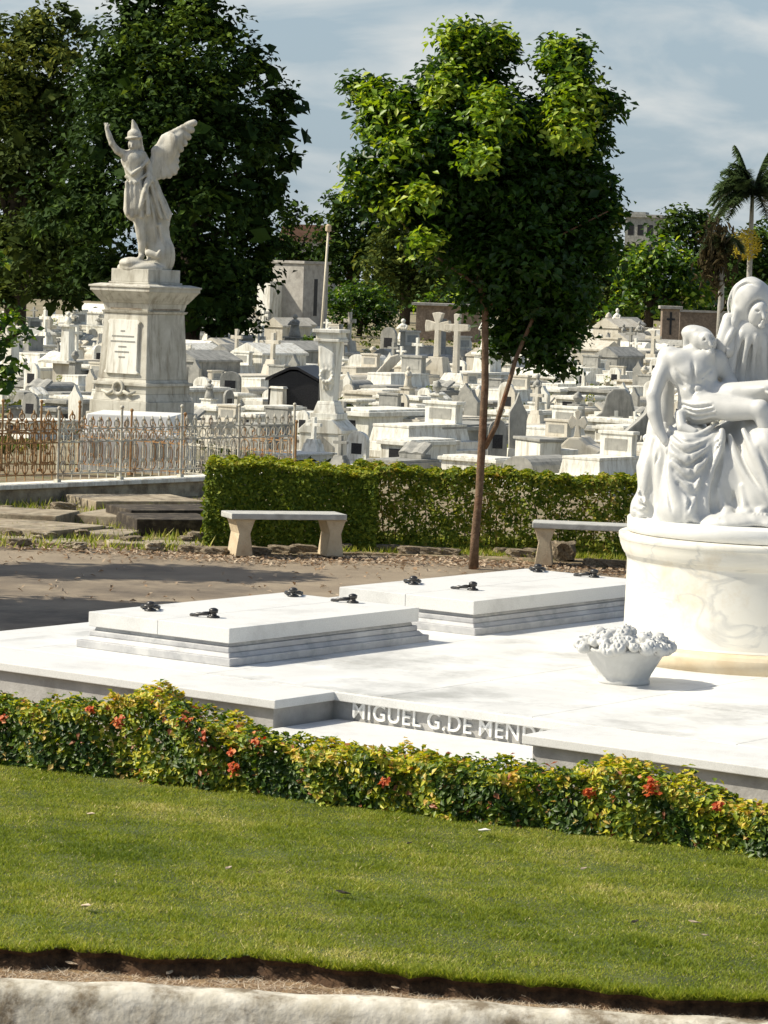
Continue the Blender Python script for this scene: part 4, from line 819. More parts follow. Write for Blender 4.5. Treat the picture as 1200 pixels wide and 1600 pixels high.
for px, py, s in [(142, 1090, .9), (188, 1128, 1.2), (292, 1130, 1.1), (320, 1148, .9), (404, 1147, 1.0), (362, 1176, .8), (366, 1200, 1.2), (315, 1201, .6), (604, 1222, .9), (922, 1238, 1.1), (958, 1246, .7), (1018, 1232, 1.5), (1020, 1206, .7), (1122, 1250, .8), (5, 1122, .8)]: flower_cluster(px, py, s)
# back clipped hedge, two lengths
h2a = at(318, 852, .035); h2b = at(585, 861, .035)
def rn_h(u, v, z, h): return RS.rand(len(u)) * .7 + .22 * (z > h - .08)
hedge('clipped_hedge', 'dense dark clipped box hedge behind the left bench', (h2a, h2b), 1.05, .03, lambda x: .93 + .03 * math.sin(x * 3), M['l_hedge'], 26000, .055, rn=lambda u, v, z, h: RS.rand(len(u)) * .66 + .25 * (z > h - .06))  # top leaves lighter: sun on the hedge top put into the leaf tone
h3a = at(548, 856, .035); h3b = at(1090, 880, .035)
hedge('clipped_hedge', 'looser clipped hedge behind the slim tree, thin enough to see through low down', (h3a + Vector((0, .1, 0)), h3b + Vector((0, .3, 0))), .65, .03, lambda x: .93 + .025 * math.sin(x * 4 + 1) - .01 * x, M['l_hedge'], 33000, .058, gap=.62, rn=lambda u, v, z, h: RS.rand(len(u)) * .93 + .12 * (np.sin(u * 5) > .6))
# grass tufts and leaf litter under the back hedge
n = 9000; px = RS.uniform(500, 980, n); gx = []; gy = []
for x in px: 
    p = at(x, RS.uniform(838, 866) + (x - 500) * .03); gx.append(p.x); gy.append(p.y)
tag(blades('verge_grass', np.array(gx), np.array(gy), np.full(n, .03), .03 + .06 * RS.rand(n), np.full(n, .009), RS.rand(n) * .9, M['grass']), kind='stuff')
n = 2600; q = RS.rand(n); bx_ = np.interp(q * 1400 - 200, [-200, 300, 420, 700, 1000, 1200], [0, 0, 0, 0, 0, 0])
P = [at(x, np.interp(x, [-200, 0, 300, 420, 700, 1000, 1300], [834, 846, 866, 872, 874, 893, 905]) + RS.normal() * 4.5 + 3, .03) for x in q * 1400 - 200]
P += [at(x, y, .02) for x, y in zip(RS.uniform(0, 980, 260), 872 + RS.rand(260) ** 2 * 70)]; n += 260
o = leaves('leaf_litter', M['litter'], np.array([[p.x, p.y, p.z + .008] for p in P]), .05 + .03 * RS.rand(n), RS.rand(n) * .6, up=2.0); tag(o, kind='stuff')

# ------------------------------------------------------------------ iron fence on its stone ledge
f0 = at(0, 757, .30); f1 = at(286, 745, .30); fdir = (f1 - f0).normalized(); fang = math.atan2(fdir.y, fdir.x)
FS = f0 - fdir * 5.0
def ledger(name, label, cx, cy, w, d, z0, z1, rz, mat, grp=None, cat='slab', bev=.015):
    o_ = MB(); o_.cbox(w, d, 0, z1 - z0); o = o_.build(name, M[mat], None, bevel=bev); o.location = (cx, cy, z0); o.rotation_euler = (0, 0, rz); return tag(o, label, cat, grp)
mid_ = FS + fdir * 5.6
FS = Vector((FS.x, FS.y, 0)); ls = thing('fence_ledge', 'long low stone ledge with a pale coping carrying the iron fence', 'wall', FS, fang)
m = MB(); m.box(-.3, 11.3, -.12, .2, -.3, .24); m.build('wall', M['slab'], ls); m = MB(); m.box(-.35, 11.35, -.17, .24, .241, .30); m.build('coping', M['g_white'], ls, bevel=.01)
def fence_bay(parent, x0, L_, mat, hgt, style=0):
    n_ = max(3, int(round(L_ / .165))); s = L_ / n_; m = MB()
    for z in (.10, hgt * .60, hgt * .80): m.box(x0, x0 + L_, -.012, .012, z, z + .018)
    for i in range(n_):
        x = x0 + (i + .5) * s; m.tube([(x, 0, .03), (x, 0, hgt - .06)], .0085, 5)
        m.tube([(x, 0, hgt - .07), (x, 0, hgt - .045), (x, 0, hgt)], [.010, .022, .002], 6)
        for sg in (-1, 1):                              # C scrolls at the top, hearts at mid height, ovals low
            m.tube([(x + sg * (.005 + .034 * math.sin(a)), 0, hgt * .80 + .075 - .05 * math.cos(a)) for a in [k * .62 for k in range(7)]], .0115, 4)
            m.tube([(x + sg * .068 * math.sin(a), 0, hgt * .70 - .07 * math.cos(a)) for a in [k * .52 for k in range(7)]], .0115, 4)
            m.tube([(x + sg * (.05 * math.sin(a)), 0, .20 - .075 * math.cos(a)) for a in [k * .62 for k in range(6)]], .0115, 4)
            m.tube([(x + sg * .045 * math.sin(a), 0, hgt * .42 - .13 * math.cos(a)) for a in [k * .52 for k in range(7)]], .0105, 4)
    return m.build('scroll_panel', M[mat], parent)
def fence(name, label, P, ang, n_bays, bay, hgt, mats, z):
    t = thing(name, label, 'fence', (P.x, P.y, z), ang)
    for i in range(n_bays + 1):
        m = MB(); x = i * bay; m.tube([(x, 0, 0), (x, 0, hgt + .10)], .017, 8); m.ball((x, 0, hgt + .12), .028, 8); m.cbox(.07, .07, 0, .04, x); m.build('post', M[mats[min(i, n_bays - 1)]], t, smooth=False)
    for i in range(n_bays): fence_bay(t, i * bay + .02, bay - .04, mats[i], hgt)
    return t
FS = f0 - fdir * 5.0; FS.z = 0; nb = 9; Lf_ = ((f0 + fdir * 5.9) - FS).length; FST = FS
fence('iron_fence', 'ornamental scrolled iron fence in faded silver paint standing on the stone ledge', FST, fang, 9, Lf_ / 9, .86, ['rust'] * 5 + ['iron'] * 4, .30)
# side return of that fence going back from its right end, and a second, rusty one behind at left
RE = FST + fdir * Lf_; na = math.atan2(.807, -.591) 
fence('iron_fence', 'rusty side return of the scrolled iron fence going back from its right end', RE + Vector((.03, .05, 0)), R(143.8), 4, 1.05, .86, ['rust', 'iron', 'rust', 'rust'], .05)
rb = at(-120, 733, .1); re_ = at(122, 735, .1)
fence('iron_fence', 'rust brown iron fence behind the silver one at the left edge of the picture', Vector((rb.x, rb.y, 0)), math.atan2(re_.y - rb.y, re_.x - rb.x), 4, (re_ - rb).length / 4, .93, ['rust'] * 4, .08)
wp = at(120, 742, .0)
wt = thing('white_tomb', 'pale bluish white tomb seen through the iron fence below the angel monument', 'tomb', (wp.x + .75, wp.y + 1.6, 0), R(-5))
m = MB(); m.cbox(1.55, 1.6, 0, .62); m.cbox(1.42, 1.5, .62, .9, tx=.05); m.build('body', M['marble'], wt, bevel=.02)
for k in range(3): m = MB(); m.prism([(-.5 + k * .5 - .1, .22), (-.5 + k * .5 + .1, .22), (-.5 + k * .5 + .1, .5), (-.5 + k * .5, .58), (-.5 + k * .5 - .1, .5)], -.812, -.79); m.build('niche', M['g_grey'], wt)
# low worn ledger slabs between fence and road
m = MB()
def slab_px(x0, x1, ytop, ang, d, z1, label, mat='slab'):
    a = at(x0, ytop, z1); b = at(x1, ytop + (x1 - x0) * math.tan(ang), z1); dd = (b - a); w_ = dd.length; an = math.atan2(dd.y, dd.x); nr = Vector((-math.sin(an), math.cos(an), 0)); c_ = (a + b) / 2 + nr * d / 2
    return ledger('ledger_slab', label, c_.x, c_.y, w_, d, -.05, z1, an, mat, 'worn ledger slabs beside the road')
slab_px(214, 340, 811, .01, 1.1, .235, 'dark fronted ledger slab nearest the clipped hedge, left of the bench', 'shadedark')
slab_px(205, 350, 797, .0, .9, .27, 'thin dark ledger slab just behind the dark fronted one', 'shadedark')
slab_px(110, 208, 803, .06, 1.3, .17, 'flat pale ledger slab in the middle of the worn group')
slab_px(82, 195, 830, .05, .8, .10, 'lowest grassy ledger slab by the road, left of the dark one')
slab_px(-120, 78, 814, .08, 1.2, .14, 'long worn ledger slab at the left edge by the road')
slab_px(-100, 88, 797, .05, 1.0, .20, 'mossy ledger slab at the left edge below the fence ledge')
slab_px(150, 320, 783, .0, 1.2, .16, 'cracked flat slab just below the fence ledge')
slab_px(170, 318, 848, .02, .5, .075, 'thin broken kerb slab at the roadside below the dark slab')
slab_px(-80, 95, 832, .09, .5, .06, 'thin roadside kerb slab at the left edge of the picture')
for i_, (x, y, r_) in enumerate([(20, 838, .09), (70, 842, .12), (125, 838, .11), (160, 832, .09), (205, 848, .10), (60, 805, .09), (170, 792, .10), (262, 792, .11), (290, 848, .10), (120, 857, .09), (30, 852, .10), (240, 858, .12), (185, 812, .08), (300, 796, .09), (8, 800, .11)]): rock('broken_stone', at(x, y, .05) + Vector((0, 0, .04)), r_, ('stone ' + ('at the left edge of the worn slabs' if x < 50 else 'on the worn slabs %s' % ('below the column' if x < 130 else ('below the angel monument' if x < 230 else 'next to the dark slab'))) + (', roadside' if y > 845 else (', nearest the fence' if y < 800 else ', midway')) + (', the larger' if r_ > .1 else '')), 'broken stones on the worn ledger slabs', mat=('rock', 'slab')[i_ % 2], sz=.6, rz=i_)
P = [at(90 + 9 * k, 800 + random.uniform(-3, 3), .1) for k in range(3)]
rock('boulder', at(100, 795, .15) + Vector((0, 0, .03)), .12, 'dark round stone lying on the slabs below the fence', mat='rock', sz=.7)
n = 2500; X = RS.uniform(-100, 330, n); Q = [at(x, RS.uniform(785, 862) + x * .02) for x in X]
tag(blades('weeds', np.array([p.x for p in Q]), np.array([p.y for p in Q]), np.full(n, .04), .04 + .09 * RS.rand(n), np.full(n, .012), RS.rand(n), M['grass']), kind='stuff')
#@@P4
# ------------------------------------------------------------------ cemetery: kinds of tombs, each a template thing copied over the field
PROTO = {}
def kind(name):
    def deco(fn): PROTO[name] = fn; return fn
    return deco
@kind('box_tomb')
def _(t, a, b):
    m = MB(); m.cbox(1.25, 2.35, 0, .10); m.cbox(1.05, 2.1, .10, .50); m.build('body', a, t, bevel=.012); m = MB(); m.cbox(1.2, 2.3, .50, .585); m.cbox(1.0, 2.05, .585, .62); m.build('lid', a, t, bevel=.012); m = MB(); m.box(-.22, .22, -1.062, -1.045, .18, .42); m.build('niche', M['g_black'], t)
@kind('cross_tomb')
def _(t, a, b):
    m = MB(); m.cbox(1.15, 2.3, 0, .42); m.cbox(1.25, 2.4, .42, .49); m.build('body', a, t, bevel=.012); m = MB(); m.cbox(.52, .40, .49, .78, 0, .95, .05); m.cbox(.36, .30, .78, .92, 0, .95, .03); m.build('pedestal', a, t, bevel=.01)
    m = MB(); m.prism([(-.055, .92), (.055, .92), (.055, 1.36), (.24, 1.36), (.24, 1.47), (.055, 1.47), (.055, 1.68), (-.055, 1.68), (-.055, 1.47), (-.24, 1.47), (-.24, 1.36), (-.055, 1.36)], .895, 1.005); m.build('cross', a, t, bevel=.012)
@kind('arched_headstone')
def _(t, a, b):
    m = MB(); m.cbox(.75, 1.9, 0, .2); m.build('ledger', a, t, bevel=.012); m = MB(); m.cbox(.85, .34, 0, .26, 0, .9); m.build('base', b, t, bevel=.012)
    m = MB(); pts = [(-.33, .26), (.33, .26), (.33, .80)] + [(.33 * math.cos(x), .80 + .28 * math.sin(x)) for x in [i * math.pi / 10 for i in range(1, 10)]] + [(-.33, .80)]; m.prism(pts, .83, .97); m.build('headstone', a, t, bevel=.012); m = MB(); m.box(-.17, .17, .822, .84, .45, .75); m.build('plaque', M['g_black'], t)
@kind('pointed_headstone')
def _(t, a, b):
    m = MB(); m.cbox(.7, .5, 0, .2); m.cbox(.55, .38, .2, .38, tx=.02); m.build('base', a, t, bevel=.012)
    m = MB(); m.prism([(-.23, .38), (.23, .38), (.25, 1.05), (.19, 1.12), (.10, 1.22), (0, 1.42), (-.10, 1.22), (-.19, 1.12), (-.25, 1.05)], -.09, .09); m.build('headstone', b, t, bevel=.012)
@kind('pillar_urn')
def _(t, a, b):
    m = MB(); m.cbox(.7, .7, 0, .3); m.cbox(.55, .55, .3, .42, tx=.03); m.cbox(.42, .42, .42, 1.30, tx=.035); m.cbox(.52, .52, 1.30, 1.38); m.build('pillar', a, t, bevel=.012)
    m = MB(); m.lathe([(.09, 1.38), (.06, 1.44), (.10, 1.50), (.17, 1.62), (.18, 1.70), (.12, 1.76), (.14, 1.80), (.05, 1.88), (.02, 1.93)], 14); m.build('urn', b, t, smooth=True)
@kind('statue_tomb')
def _(t, a, b):
    m = MB(); m.cbox(1.1, 2.2, 0, .45); m.cbox(1.2, 2.3, .45, .52); m.build('body', a, t, bevel=.012); m = MB(); m.cbox(.55, .55, .52, .95, 0, .75, .03); m.cbox(.62, .62, .95, 1.02, 0, .75); m.build('pedestal', a, t, bevel=.012)
    m = MB(); m.lathe([(.20, 1.02), (.21, 1.1), (.16, 1.35), (.13, 1.55), (.165, 1.72), (.17, 1.80), (.11, 1.88), (.055, 1.91), (.055, 1.94), (.09, 1.99), (.095, 2.05), (.07, 2.12), (.02, 2.16)], 16, 0, .75, wob=lambda A, z: .10 * math.sin(A * 6 + z * 4) if z < 1.7 else 0)
    m.tube([(-.15, .75, 1.80), (-.20, .66, 1.62), (-.03, .55, 1.66)], [.055, .05, .035], 8); m.tube([(.15, .75, 1.80), (.20, .66, 1.62), (.03, .55, 1.66)], [.055, .05, .035], 8); m.build('figure', b, t, smooth=True)
@kind('book_tomb')
def _(t, a, b):
    m = MB(); m.cbox(1.15, 2.1, 0, .36); m.cbox(1.05, 2.0, .36, .42); m.build('body', a, t, bevel=.012); m = MB(); m.cbox(.7, .5, .42, .52, 0, .6); m.build('stand', a, t, bevel=.01)
    m = MB(); m.m = Matrix.Translation((0, .6, .62)) @ Matrix.Rotation(R(28), 4, 'X'); m.prism([(-.40, -.02), (0, .03), (.40, -.02), (.38, .06), (.2, .10), (0, .05), (-.2, .10), (-.38, .06)], -.25, .25); m.build('book', b, t, bevel=.006)
@kind('vault')
def _(t, a, b):
    m = MB(); m.cbox(1.5, 2.5, 0, .14); m.cbox(1.3, 2.3, .14, 1.0); m.cbox(1.42, 2.42, 1.0, 1.08); m.build('wall', a, t, bevel=.015); m = MB(); m.prism([(-.71, 1.08), (.71, 1.08), (0, 1.42)], -1.21, 1.21); m.build('roof', a, t, bevel=.012)
    m = MB(); m.box(-.24, .24, -1.17, -1.155, .2, .84); m.build('door', b, t)
@kind('stepped_tomb')
def _(t, a, b):
    m = MB(); m.cbox(1.9, 2.7, 0, .16); m.cbox(1.55, 2.4, .16, .34); m.cbox(1.1, 2.1, .34, .66, tx=.06); m.cbox(1.0, 2.0, .66, .72); m.build('body', a, t, bevel=.012); m = MB(); m.cbox(.85, .25, .72, 1.15, 0, .8); m.cbox(.95, .32, 1.15, 1.22, 0, .8); m.build('headboard', b, t, bevel=.012); m = MB(); m.box(-.30, .30, .667, .68, .82, 1.06); m.build('plaque', M['g_grey'], t)
@kind('round_top_tomb')
def _(t, a, b):
    m = MB(); m.cbox(1.1, 2.2, 0, .3); m.build('base', a, t, bevel=.012); m = MB(); m.prism([(-.45, .3), (.45, .3), (.45, .45)] + [(.45 * math.cos(x), .45 + .32 * math.sin(x)) for x in [i * math.pi / 10 for i in range(1, 10)]] + [(-.45, .45)], -1.0, 1.0); m.build('vaulted_lid', b, t, bevel=.012)
@kind('tall_cross')
def _(t, a, b):
    m = MB(); m.cbox(.9, .9, 0, .25); m.cbox(.7, .7, .25, .5, tx=.03); m.cbox(.48, .48, .5, .95, tx=.05); m.build('pedestal', a, t, bevel=.012); m = MB(); m.prism([(-.07, .95), (.07, .95), (.065, 1.75), (.30, 1.73), (.30, 1.91), (.065, 1.89), (.08, 2.2), (-.08, 2.2), (-.065, 1.89), (-.30, 1.91), (-.30, 1.73), (-.065, 1.75)], -.06, .06); m.build('cross', b, t, bevel=.015)
@kind('flower_vase')
def _(t, a, b):
    m = MB(); m.cbox(.34, .34, 0, .24); m.lathe([(.08, .24), (.06, .30), (.13, .42), (.16, .50), (.13, .52)], 12); m.build('vase', a, t, bevel=0)
    P = unit(60) * np.array([.17, .17, .15]) + np.array([0, 0, .6]); leaves('bouquet', M['l_hedge'], P, .09, RS.rand(60), t)
WORD = {'box_tomb': ('tomb', 'box tomb with a flat overhanging lid'), 'cross_tomb': ('tomb', 'box tomb with a small cross on its pedestal'), 'arched_headstone': ('gravestone', 'round arched headstone with low ledger'), 'pointed_headstone': ('gravestone', 'narrow pointed headstone on a block base'),
        'pillar_urn': ('monument', 'square pillar topped with an urn'), 'statue_tomb': ('tomb', 'tomb with a robed statue on a pedestal'), 'book_tomb': ('tomb', 'low tomb with an open stone book'), 'vault': ('mausoleum', 'small gabled vault'), 'stepped_tomb': ('tomb', 'stepped tomb with a square headboard'),
        'round_top_tomb': ('tomb', 'tomb with a rounded vaulted lid'), 'tall_cross': ('monument', 'tall cross on a stepped pedestal'), 'flower_vase': ('vase', 'small stone vase of flowers')}
TINT = {'white': ('g_white', 'g_white'), 'cream': ('g_cream', 'g_cream'), 'grey': ('g_grey', 'g_grey'), 'mixed': ('g_white', 'g_cream'), 'darkpanel': ('g_white', 'g_grey')}
TW = {'white': 'whitewashed', 'cream': 'cream coloured', 'grey': 'grey', 'mixed': 'white and cream', 'darkpanel': 'white and grey'}
BUILT = {}; OCC = []
def grave(k, tint, x, y, rz, s, label, group=None, z=0.0, free=True):
    key = (k, tint)
    if key not in BUILT:
        t = thing(k, None, WORD[k][0]); PROTO[k](t, M[TINT[tint][0]], M[TINT[tint][1]]); BUILT[key] = t; first = True; r = t
    else: r = copy_tree(BUILT[key])
    r.location = (x, y, z); r.rotation_euler = (0, 0, rz); r.scale = (s, s, s) if not hasattr(s, '__len__') else s
    r['label'] = label
    if group: r['group'] = group
    elif 'group' in r.keys(): del r['group']
    OCC.append((x, y, .9 * (s if not hasattr(s, '__len__') else max(s[:2])))); return r
AA = R(-36.2)
def G(px, py, k, tint, s, label, rz=AA, dz=0): p = at(px, py); return grave(k, tint, p.x, p.y, rz, s, label)
# monuments one can single out in the photograph
p = at(511, 722); ob = thing('draped_pillar', 'tall pale pillar monument with carved drapery and wreath standing on a house shaped block', 'monument', (p.x, p.y, 0), R(-20)); OCC.append((p.x, p.y, 1))
m = MB(); m.cbox(.84, .80, -.1, .1); m.cbox(.76, .72, .1, .50); m.prism([(-.40, .50), (.40, .50), (.40, .56), (.20, .74), (-.20, .74), (-.40, .56)], -.38, .38); m.build('base_block', M['g_white'], ob, bevel=.012)
m = MB(); m.prism([(-.24, .0), (.24, .0), (.24, .30), (0, .48), (-.24, .30)], -.372, -.355); m.build('niche', M['g_grey'], ob)
m = MB(); m.cbox(.50, .50, .74, .84); m.cbox(.42, .42, .84, .98, tx=.04); m.cbox(.34, .34, .98, 1.04, tx=.02); m.cbox(.24, .24, 1.04, 2.05, tx=-.05); m.cbox(.46, .46, 2.05, 2.10); m.cbox(.40, .40, 2.10, 2.2); m.cbox(.50, .50, 2.2, 2.26); m.build('pillar', M['g_white'], ob, bevel=.01)
c = Clay((-.35, -.35, 1.0), (.35, .3, 2.1), .012)
for i in range(9): c.chain([(-.13 + .03 * i, -.17, 2.0 - .02 * i), (-.10 + .028 * i, -.19, 1.7 - .04 * (i % 3)), (-.05 + .02 * i, -.15, 1.25 + .05 * (i % 3))], [.03, .035, .02], .02)
for i in range(12): a = i * .524; c.ell((.02 + .11 * math.cos(a), -.20, 1.48 + .11 * math.sin(a)), (.035, .03, .035), k=.012)
c.obj('drapery', M['g_white'], ob)
def custom(name, label, cat, px, py, rz=AA, grp=None, r=1.0):
    p = at(px, py); OCC.append((p.x, p.y, r)); return thing(name, label, cat, (p.x, p.y, 0), rz, grp)
t = custom('pole', 'tall thin pale leaning pole rising above the tombs beside the draped pillar', 'pole', 494, 640, 0, r=.3); y0 = t.location.y
a = atY(494, 640, y0) - t.location; b = atY(513, 362, y0) - t.location; m = MB(); m.tube([(a.x, 0, -.1), (b.x * .5, 0, b.z * .5), (b.x, 0, b.z)], [.036, .032, .028], 10); m.build('shaft', M['pole'], t, smooth=True); m = MB(); m.lathe([(.04, b.z), (.07, b.z + .02), (.07, b.z + .14), (.03, b.z + .18)], 10, b.x); m.build('cap', M['benchleg'], t)
t = custom('granite_tomb', 'black granite tomb with a low gabled head left of the draped pillar', 'tomb', 462, 650, R(-12), r=1.3); m = MB(); m.prism([(-.56, 0), (.60, 0), (.60, .80), (.12, 1.02), (-.06, 1.02), (-.56, .80)], -.4, 1.4); m.build('body', M['g_black'], t, bevel=.015); m = MB(); m.prism([(-.62, .79), (-.06, 1.06), (.12, 1.06), (.66, .79), (.66, .85), (.12, 1.12), (-.06, 1.12), (-.62, .85)], -.46, 1.44); m.build('gable', M['g_black'], t)
t = custom('small_pillar', 'short plain white square pillar in front of the black granite tomb', 'pillar', 437, 650, R(-30), r=.4); m = MB(); m.cbox(.36, .36, 0, .62, tx=.02); m.cbox(.40, .40, .62, .67, tx=.03); m.build('pillar', M['g_white'], t, bevel=.01)
for (px, py, s, lab, tn, nm) in ((681, 612, 1.0, 'tall stone cross with flared arms on a sloping cream base, left of the pair', 'g_cream', 'flared'), (711, 616, 1.0, 'tall plain stone cross on a white base, right of the pair beside the slim tree', 'g_cream', 'plain')):
    t = custom('stone_cross', lab, 'cross', px, py, R(-24), 'pair of tall stone crosses', .8)
    m = MB(); m.cbox(1.0, .9, 0, .35); m.cbox(.75, .7, .35, 1.0 if nm == 'flared' else .6, tx=.12); m.build('base', M['g_white' if nm == 'plain' else 'g_cream'], t, bevel=.015)
    z0 = 1.0 if nm == 'flared' else .6; zz = 2.25; ar = .36; cz = 1.88; w_ = .085; fl = .17 if nm == 'flared' else .09
    m = MB(); m.prism([(-w_, z0), (w_, z0), (w_ * .8, cz - .12), (ar, cz - fl), (ar + .02, cz), (ar, cz + fl), (w_ * .8, cz + .10), (fl, zz), (0, zz + .03), (-fl, zz), (-w_ * .8, cz + .10), (-ar, cz + fl), (-ar - .02, cz), (-ar, cz - fl), (-w_ * .8, cz - .12)], -.09, .09); m.build('cross', M[tn], t, bevel=.02)
G(734, 612, 'statue_tomb', 'white', 1.12, 'white tomb with a robed figure on a square pedestal right behind the two tall crosses')
G(778, 737, 'arched_headstone', 'grey', (.5, .8, .78), 'grey arched headstone just right of the slim tree behind the hedge', R(0))
G(806, 733, 'pointed_headstone', 'darkpanel', (.60, .8, .92), 'tall grey pointed headstone on a white block behind the hedge', R(5))
t = custom('block_tomb', 'white tomb of two plain blocks behind the hedge, right of the pointed headstone', 'tomb', 850, 741, R(25), r=.7); m = MB(); m.cbox(.40, .9, 0, .56, -.13); m.cbox(.34, .8, 0, .44, .25); m.build('blocks', M['g_white'], t, bevel=.02); m = MB(); m.cbox(.46, .96, .56, .61, -.13); m.build('lid', M['g_grey'], t, bevel=.01)
t = custom('cross_block', 'white sloping block with a small flared cross on its mound, behind the hedge', 'tomb', 912, 741, R(-15), r=.8); m = MB(); m.prism([(-.42, 0), (.5, 0), (.5, .35), (.1, .50), (-.05, .62), (-.22, .62), (-.42, .42)], -.3, .6); m.build('block', M['g_cream'], t, bevel=.03)
m = MB(); m.prism([(-.19, .62), (-.07, .62), (-.10, .80), (-.02, .76), (.04, .86), (-.02, .98), (-.10, .92), (-.07, 1.04), (-.13, 1.08), (-.19, 1.04), (-.16, .92), (-.24, .98), (-.30, .86), (-.24, .76), (-.16, .80)], -.05, .05); m.build('cross', M['g_cream'], t, bevel=.012)
G(957, 745, 'round_top_tomb', 'darkpanel', (.50, .4, .62), 'small barrel shaped tomb with a grey rounded end behind the hedge', R(-20))
t = custom('leaning_slab', 'tall jagged dark leaning stone slab beside the marble group', 'gravestone', 996, 712, R(10), r=.5); m = MB(); m.prism([(-.36, 0), (.28, 0), (.30, .62), (.34, .98), (.26, 1.16), (.17, .98), (.10, .80), (-.04, .66), (-.20, .52), (-.34, .40)], -.12, .12); m.build('slab', M['g_grey'], t, bevel=.03)
t = custom('gothic_headstone', 'wide grey gothic headstone with raised centre and a tiny white cross before it', 'gravestone', 965, 676, R(-8), r=.9); m = MB(); m.prism([(-.62, 0), (.62, 0), (.55, .3), (.36, .44), (.26, .82), (.12, .96), (-.12, .96), (-.26, .82), (-.36, .44), (-.55, .3)], -.15, .15); m.build('headstone', M['g_grey'], t, bevel=.03); m = MB(); m.prism([(-.04, 0), (.04, 0), (.04, .30), (.14, .30), (.14, .38), (.04, .38), (.04, .5), (-.04, .5), (-.04, .38), (-.14, .38), (-.14, .30), (-.04, .30)], -.75, -.68); m.build('cross', M['g_white'], t)
for px, sx_ in ((990, .9), (1008, 1.0)):
    t = custom('garden_figure', 'small white stone putto behind the hedge, %s' % ('left of two beside the marble group' if px < 1000 else 'partly hidden by the marble group'), 'statue', px, 716, 0, 'small white putti', .3)
    m = MB(); m.lathe([(.09, 0), (.10, .06), (.06, .10), (.08, .18), (.07, .28), (.035, .31), (.06, .36), (.055, .41), (.01, .45)], 12); m.tube([(-.06, 0, .27), (-.12, -.04, .20), (-.04, -.08, .17)], .022, 6); m.tube([(.06, 0, .27), (.12, -.03, .34), (.13, -.04, .42)], .02, 6); m.build('figure', M['g_white'], t, smooth=True)
G(590, 690, 'box_tomb', 'white', (1.05, 1.0, 1.05), 'long white box tomb just right of the draped pillar base')
G(655, 712, 'stepped_tomb', 'white', (.8, .9, .8), 'white stepped tomb behind the hedge left of the slim tree'); G(710, 708, 'box_tomb', 'grey', (1.0, 1.1, .9), 'greyish box tomb behind the hedge touching the slim tree')
G(655, 688, 'box_tomb', 'cream', (1.5, 1.1, .8), 'wide low cream box tomb behind the white stepped one'); G(620, 612, 'book_tomb', 'cream', 1.2, 'cream tomb with a tilted open book left of the tall crosses')
t = custom('slanted_monument', 'slanting pale stone resting on a post left of the two tall crosses', 'monument', 608, 616, R(0), r=.6); m = MB(); m.prism([(-.42, .55), (-.30, .40), (.10, .75), (.30, .98), (.22, 1.12), (.0, 1.05)], -.15, .15); m.build('slanted_stone', M['g_cream'], t, bevel=.03); m = MB(); m.cbox(.22, .25, 0, .70, .0); m.build('post', M['g_grey'], t)
G(823, 668, 'statue_tomb', 'darkpanel', (.5, .5, .55), 'small grey praying figure on a little tomb right of the slim tree'); G(950, 548, 'statue_tomb', 'white', 1.0, 'tall white robed statue standing above the far tombs near the trees'); G(986, 562, 'statue_tomb', 'darkpanel', .8, 'smaller grey statue among far tombs, right of the tall white one')
G(348, 628, 'arched_headstone', 'grey', (.8, .9, .68), 'squat headstone with a dark rounded face right of the angel monument', R(-10)); G(318, 608, 'vault', 'grey', (.8, .8, .75), 'grey gabled vault half hidden behind the angel pedestal'); G(300, 640, 'box_tomb', 'white', .85, 'white box tomb beside the foot of the angel pedestal')
G(420, 600, 'vault', 'white', (.85, .9, .85), 'white gabled vault between the angel monument and the leaning pole'); G(468, 588, 'vault', 'grey', (1.0, 1, .8), 'grey square vault behind the black granite tomb'); G(392, 612, 'cross_tomb', 'cream', .95, 'cream cross tomb left of the white gabled vault')
t = custom('column_monument', 'slender white column on a square base left of the angel pedestal', 'monument', 104, 604, R(-30), r=.8); m = MB(); m.cbox(.55, .55, 0, .62); m.build('base', M['g_cream'], t, bevel=.012); m = MB(); m.cbox(.85, .85, .62, .70); m.build('slab', M['g_white'], t, bevel=.01); m = MB(); m.cbox(.30, .30, .70, 1.6, tx=.03); m.cbox(.38, .38, 1.6, 1.66); m.build('column', M['g_white'], t, bevel=.01); m = MB(); m.ball((0, 0, 1.76), .10, 8, 1, .8, 1.2); m.ball((.0, 0, 1.93), .06, 8); m.build('bust', M['g_white'], t, smooth=True)
for px, w_ in ((119, .34), (143, .36)):
    t = custom('grey_box', 'bluish grey stone box at the left, %s' % ('left one of two below the slender column' if px < 130 else 'right one of two next to the angel pedestal'), 'tomb', px, 604, R(-30), 'two grey stone boxes', .4); m = MB(); m.cbox(w_, .5, 0, .42); m.cbox(w_ + .06, .56, .42, .47); m.build('box', M['g_grey'], t, bevel=.01)
G(60, 600, 'book_tomb', 'white', 1.1, 'white book tomb left of the slender column'); G(40, 560, 'cross_tomb', 'white', 1.0, 'white cross tomb at the far left between the low branches'); G(230, 655, 'box_tomb', 'white', .8, 'white box tomb right behind the angel pedestal')
